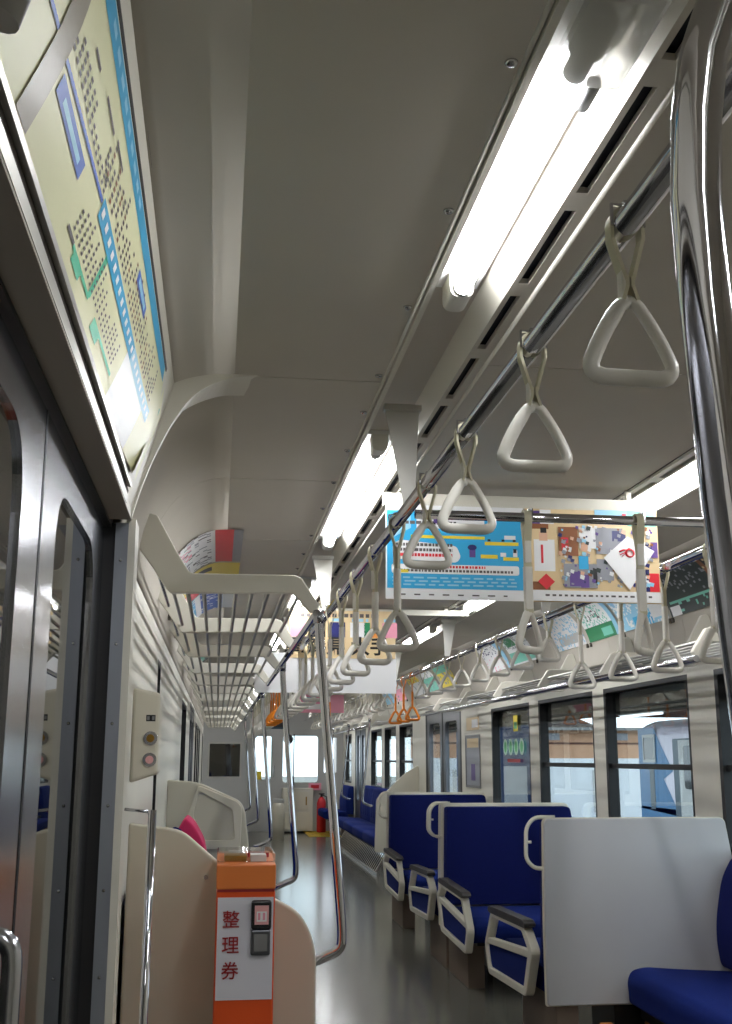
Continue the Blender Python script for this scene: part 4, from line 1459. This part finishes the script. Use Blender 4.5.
tside([(28.55, .0), (28.55, 2.0), (27.5, 2.05), (26.95, 1.5), (26.35, .95), (26.95, .75), (26.2, .05), (26.2, -.1)], 'trainblue')
tside([(28.55, -.25), (28.55, .05), (18, .05), (18, -.25)], 'trainblue')
m.build('side_livery', root)
m = M(); m.prism([(27.45 - 28.9, 1.22 + H0), (28.15 - 28.9, 1.22 + H0), (28.15 - 28.9, 1.78 + H0), (27.45 - 28.9, 1.78 + H0)], 'x', -.02, -.005, 'trainglass'); m.ring([(27.38 - 28.9, 1.15 + H0), (28.22 - 28.9, 1.15 + H0), (28.22 - 28.9, 1.85 + H0), (27.38 - 28.9, 1.85 + H0)], [(27.45 - 28.9, 1.22 + H0), (28.15 - 28.9, 1.22 + H0), (28.15 - 28.9, 1.78 + H0), (27.45 - 28.9, 1.78 + H0)], 'x', -.03, -.004, 'lightgrey'); m.build('cab_window', root)
m = M(); m.box(-.015, -.004, 27.55 - 28.9, 27.85 - 28.9, .0 + H0, 1.05 + H0, 'traindark'); m.build('cab_door', root)
for yc in (25.55, 20.3):
    m = M(); m.box(-.012, -.004, yc - .75 - 28.9, yc + .75 - 28.9, -.2 + H0, 1.72 + H0, 'traindark'); m.box(-.022, -.012, yc - .72 - 28.9, yc + .40 - 28.9, -.2 + H0, 1.68 + H0, 'lightgrey'); dd = m.build('side_door', root)
    m = M(); m.prism(rrect(yc - .45 - 28.9, yc + .10 - 28.9, .55 + H0, 1.55 + H0, .1), 'x', -.03, -.022, 'trainglass'); m.build('door_window', dd)
for yc in (23.7, 22.0, 18.6):
    m = M(); m.prism(rrect(yc - .7 - 28.9, yc + .6 - 28.9, .75 + H0, 1.6 + H0, .08), 'x', -.02, -.005, 'trainglass'); m.build('window', root)
m = M(); m.prism([(23.2 - 28.9 + .45 * math.cos(a / 24 * 2 * PI), .75 + H0 + .62 * math.sin(a / 24 * 2 * PI)) for a in range(24)], 'x', -.035, -.024, 'mapline'); m.box(-.04, -.03, 22.95 - 28.9, 23.45 - 28.9, .7 + H0, .85 + H0, 'adyellow'); m.build('round_emblem', root)
m = M(); m.box(.3, 2.6, -17.5, -.9, .25, .9, 'roofdark'); m.build('underframe', root)
for y in (-2.5, -4.5, -13.5, -15.5):
    m = M()
    for x in (.6, 2.2): m.tube([(x, y, .45), (x + .12, y, .45)], .42, 'darksteel', 24)
    m.build('wheelset', root)

# platform roof, beams, posts and building outside
root = thing('platform_roof', 'dark platform roof on brown steel beams above the neighbouring track', 'roof', (8.0, 14, 0))
m = M(); m.box(-3.0, 7, -12, 7.5, 3.4, 3.6, 'roofdark'); m.box(1.9, 7, 7.5, 17, 3.4, 3.6, 'roofdark'); m.build('roof_slab', root)
for y in range(-11, 8, 3):
    m = M(); m.box(-3.0, 7, y, y + .2, 3.0, 3.4, 'beam'); m.build('cross_beam', root)
m = M(); m.box(1.9, 2.1, 7.5, 17, 2.45, 3.4, 'beam'); m.box(2.1, 6.8, 9, 9.3, 2.5, 3.4, 'beam'); m.box(2.1, 6.8, 13, 13.3, 2.5, 3.4, 'beam'); m.build('fascia_beam', root)
m = M(); m.box(3.4, 3.6, -12, 7.5, 2.75, 3.0, 'beam'); m.build('long_beam', root)
m = M(); m.box(-2.6, -2.4, -12, 7.5, 2.75, 3.0, 'beam'); m.build('long_beam', root)
root = thing('platform_lamp', 'lit tube lamp hanging under the platform roof outside', 'lamp', (TXX - .8, 24.9, 2.28))
m = M(); m.tube([(0, 0, 0), (0, 2.7, 0)], .03, 'outtube', 10); m.build('tube', root)
m = M(); m.box(-.06, .06, 0, 2.7, .03, .08, 'lightgrey'); m.tube([(0, 1.35, .08), (0, 1.35, 1.13)], .012, 'steel', 6); m.build('fitting', root)
root = thing('footbridge', 'brown steel beam crossing outside the second and third windows', 'bridge', (9, 30, 0))
m = M(); m.box(-4, 12, 0, .5, 2.38, 2.80, 'beam'); m.build('beam', root)
for x in (-2.0, 1.6, 5.0):
    m = M(); m.box(x, x + .22, 0.1, .3, GZ, 2.38, 'grey'); m.build('post', root)
m = M(); m.box(-4, 12, .1, .4, 3.25, 3.45, 'beam'); m.build('upper_beam', root)
for x in range(-3, 12, 2):
    m = M(); m.box(x, x + .1, .2, .3, 2.8, 3.25, 'beam'); m.build('strut', root)
root = thing('station_building', 'orange-brown sided building with white fence panels outside the windows', 'building', (10, 40, GZ))
m = M(); m.box(-2.6, 7.5, 0, 3, 1.15 + 1.25, 1.15 + 2.25, 'siding')
m.box(-2.6, 7.5, -.02, 3, 1.15 + 1.75, 1.15 + 1.82, 'beam')
m.box(-2.6, 7.5, 0, 3, 0, 1.15 + 1.25, 'wallwhite'); m.build('wall', root)
for x in (-1.6, 1.0, 3.6):
    m = M(); m.box(x, x + .9, -.05, 0, .5, 2.0, 'lightgrey'); m.build('door', root)
for x in (-1.2, 1.6, 4.2):
    m = M(); m.box(x, x + .8, -.05, 0, 1.15 + 1.90, 1.15 + 2.15, 'adgrey'); m.build('window', root)
m = M(); m.box(-3, 8, -.4, 3.4, 3.40, 3.5, 'grey'); m.build('roof', root)
root = thing('signal_post', 'red-brown post standing outside beside the blue railcar', 'post', (8.6, 24.6, GZ))
m = M(); m.box(-.06, .06, -.06, .06, 0, 4.3, 'beam'); m.build('post', root)
root = thing('lineside_hut', 'blue walled hut close outside the sticker window', 'hut', (5.05, 21.2, GZ))
m = M(); m.box(0, 1.05, 0, 2.4, 0, 3.6, 'bluewall'); m.build('wall', root)
m = M(); m.box(-.06, 1.1, -.1, 2.5, 3.6, 3.75, 'roofdark'); m.build('roof', root)
m = M(); m.box(.40, .85, -.03, 0, .6, 2.25, 'wallwhite'); m.build('door', root)
for i, (x, y, w, h, c, nm) in enumerate(((13.5, 70, 7, 5.5, 'wallwhite', 'pale grey house with a dark roof far down the line'), (22.5, 85, 8, 7, 'adgrey', 'grey house behind the pale house far down the line'), (11.5, 52, 3, 3.4, 'darkred', 'low red-brown house far down the line'))):
    root = thing('house', nm, 'house', (x, y, GZ))
    m = M(); m.box(0, w, 0, 6, 0, h * .6, c); m.build('wall', root)
    m = M(); m.prism([(-.4, h * .6), (w + .4, h * .6), (w / 2, h * .85)], 'y', -.4, 6.4, 'roofdark'); m.build('roof', root)
    for q in range(3):
        m = M(); m.box(.8 + q * w / 3.4, 1.6 + q * w / 3.4, -.05, 0, 1.2, 2.2, 'trainglass'); m.build('window', root)
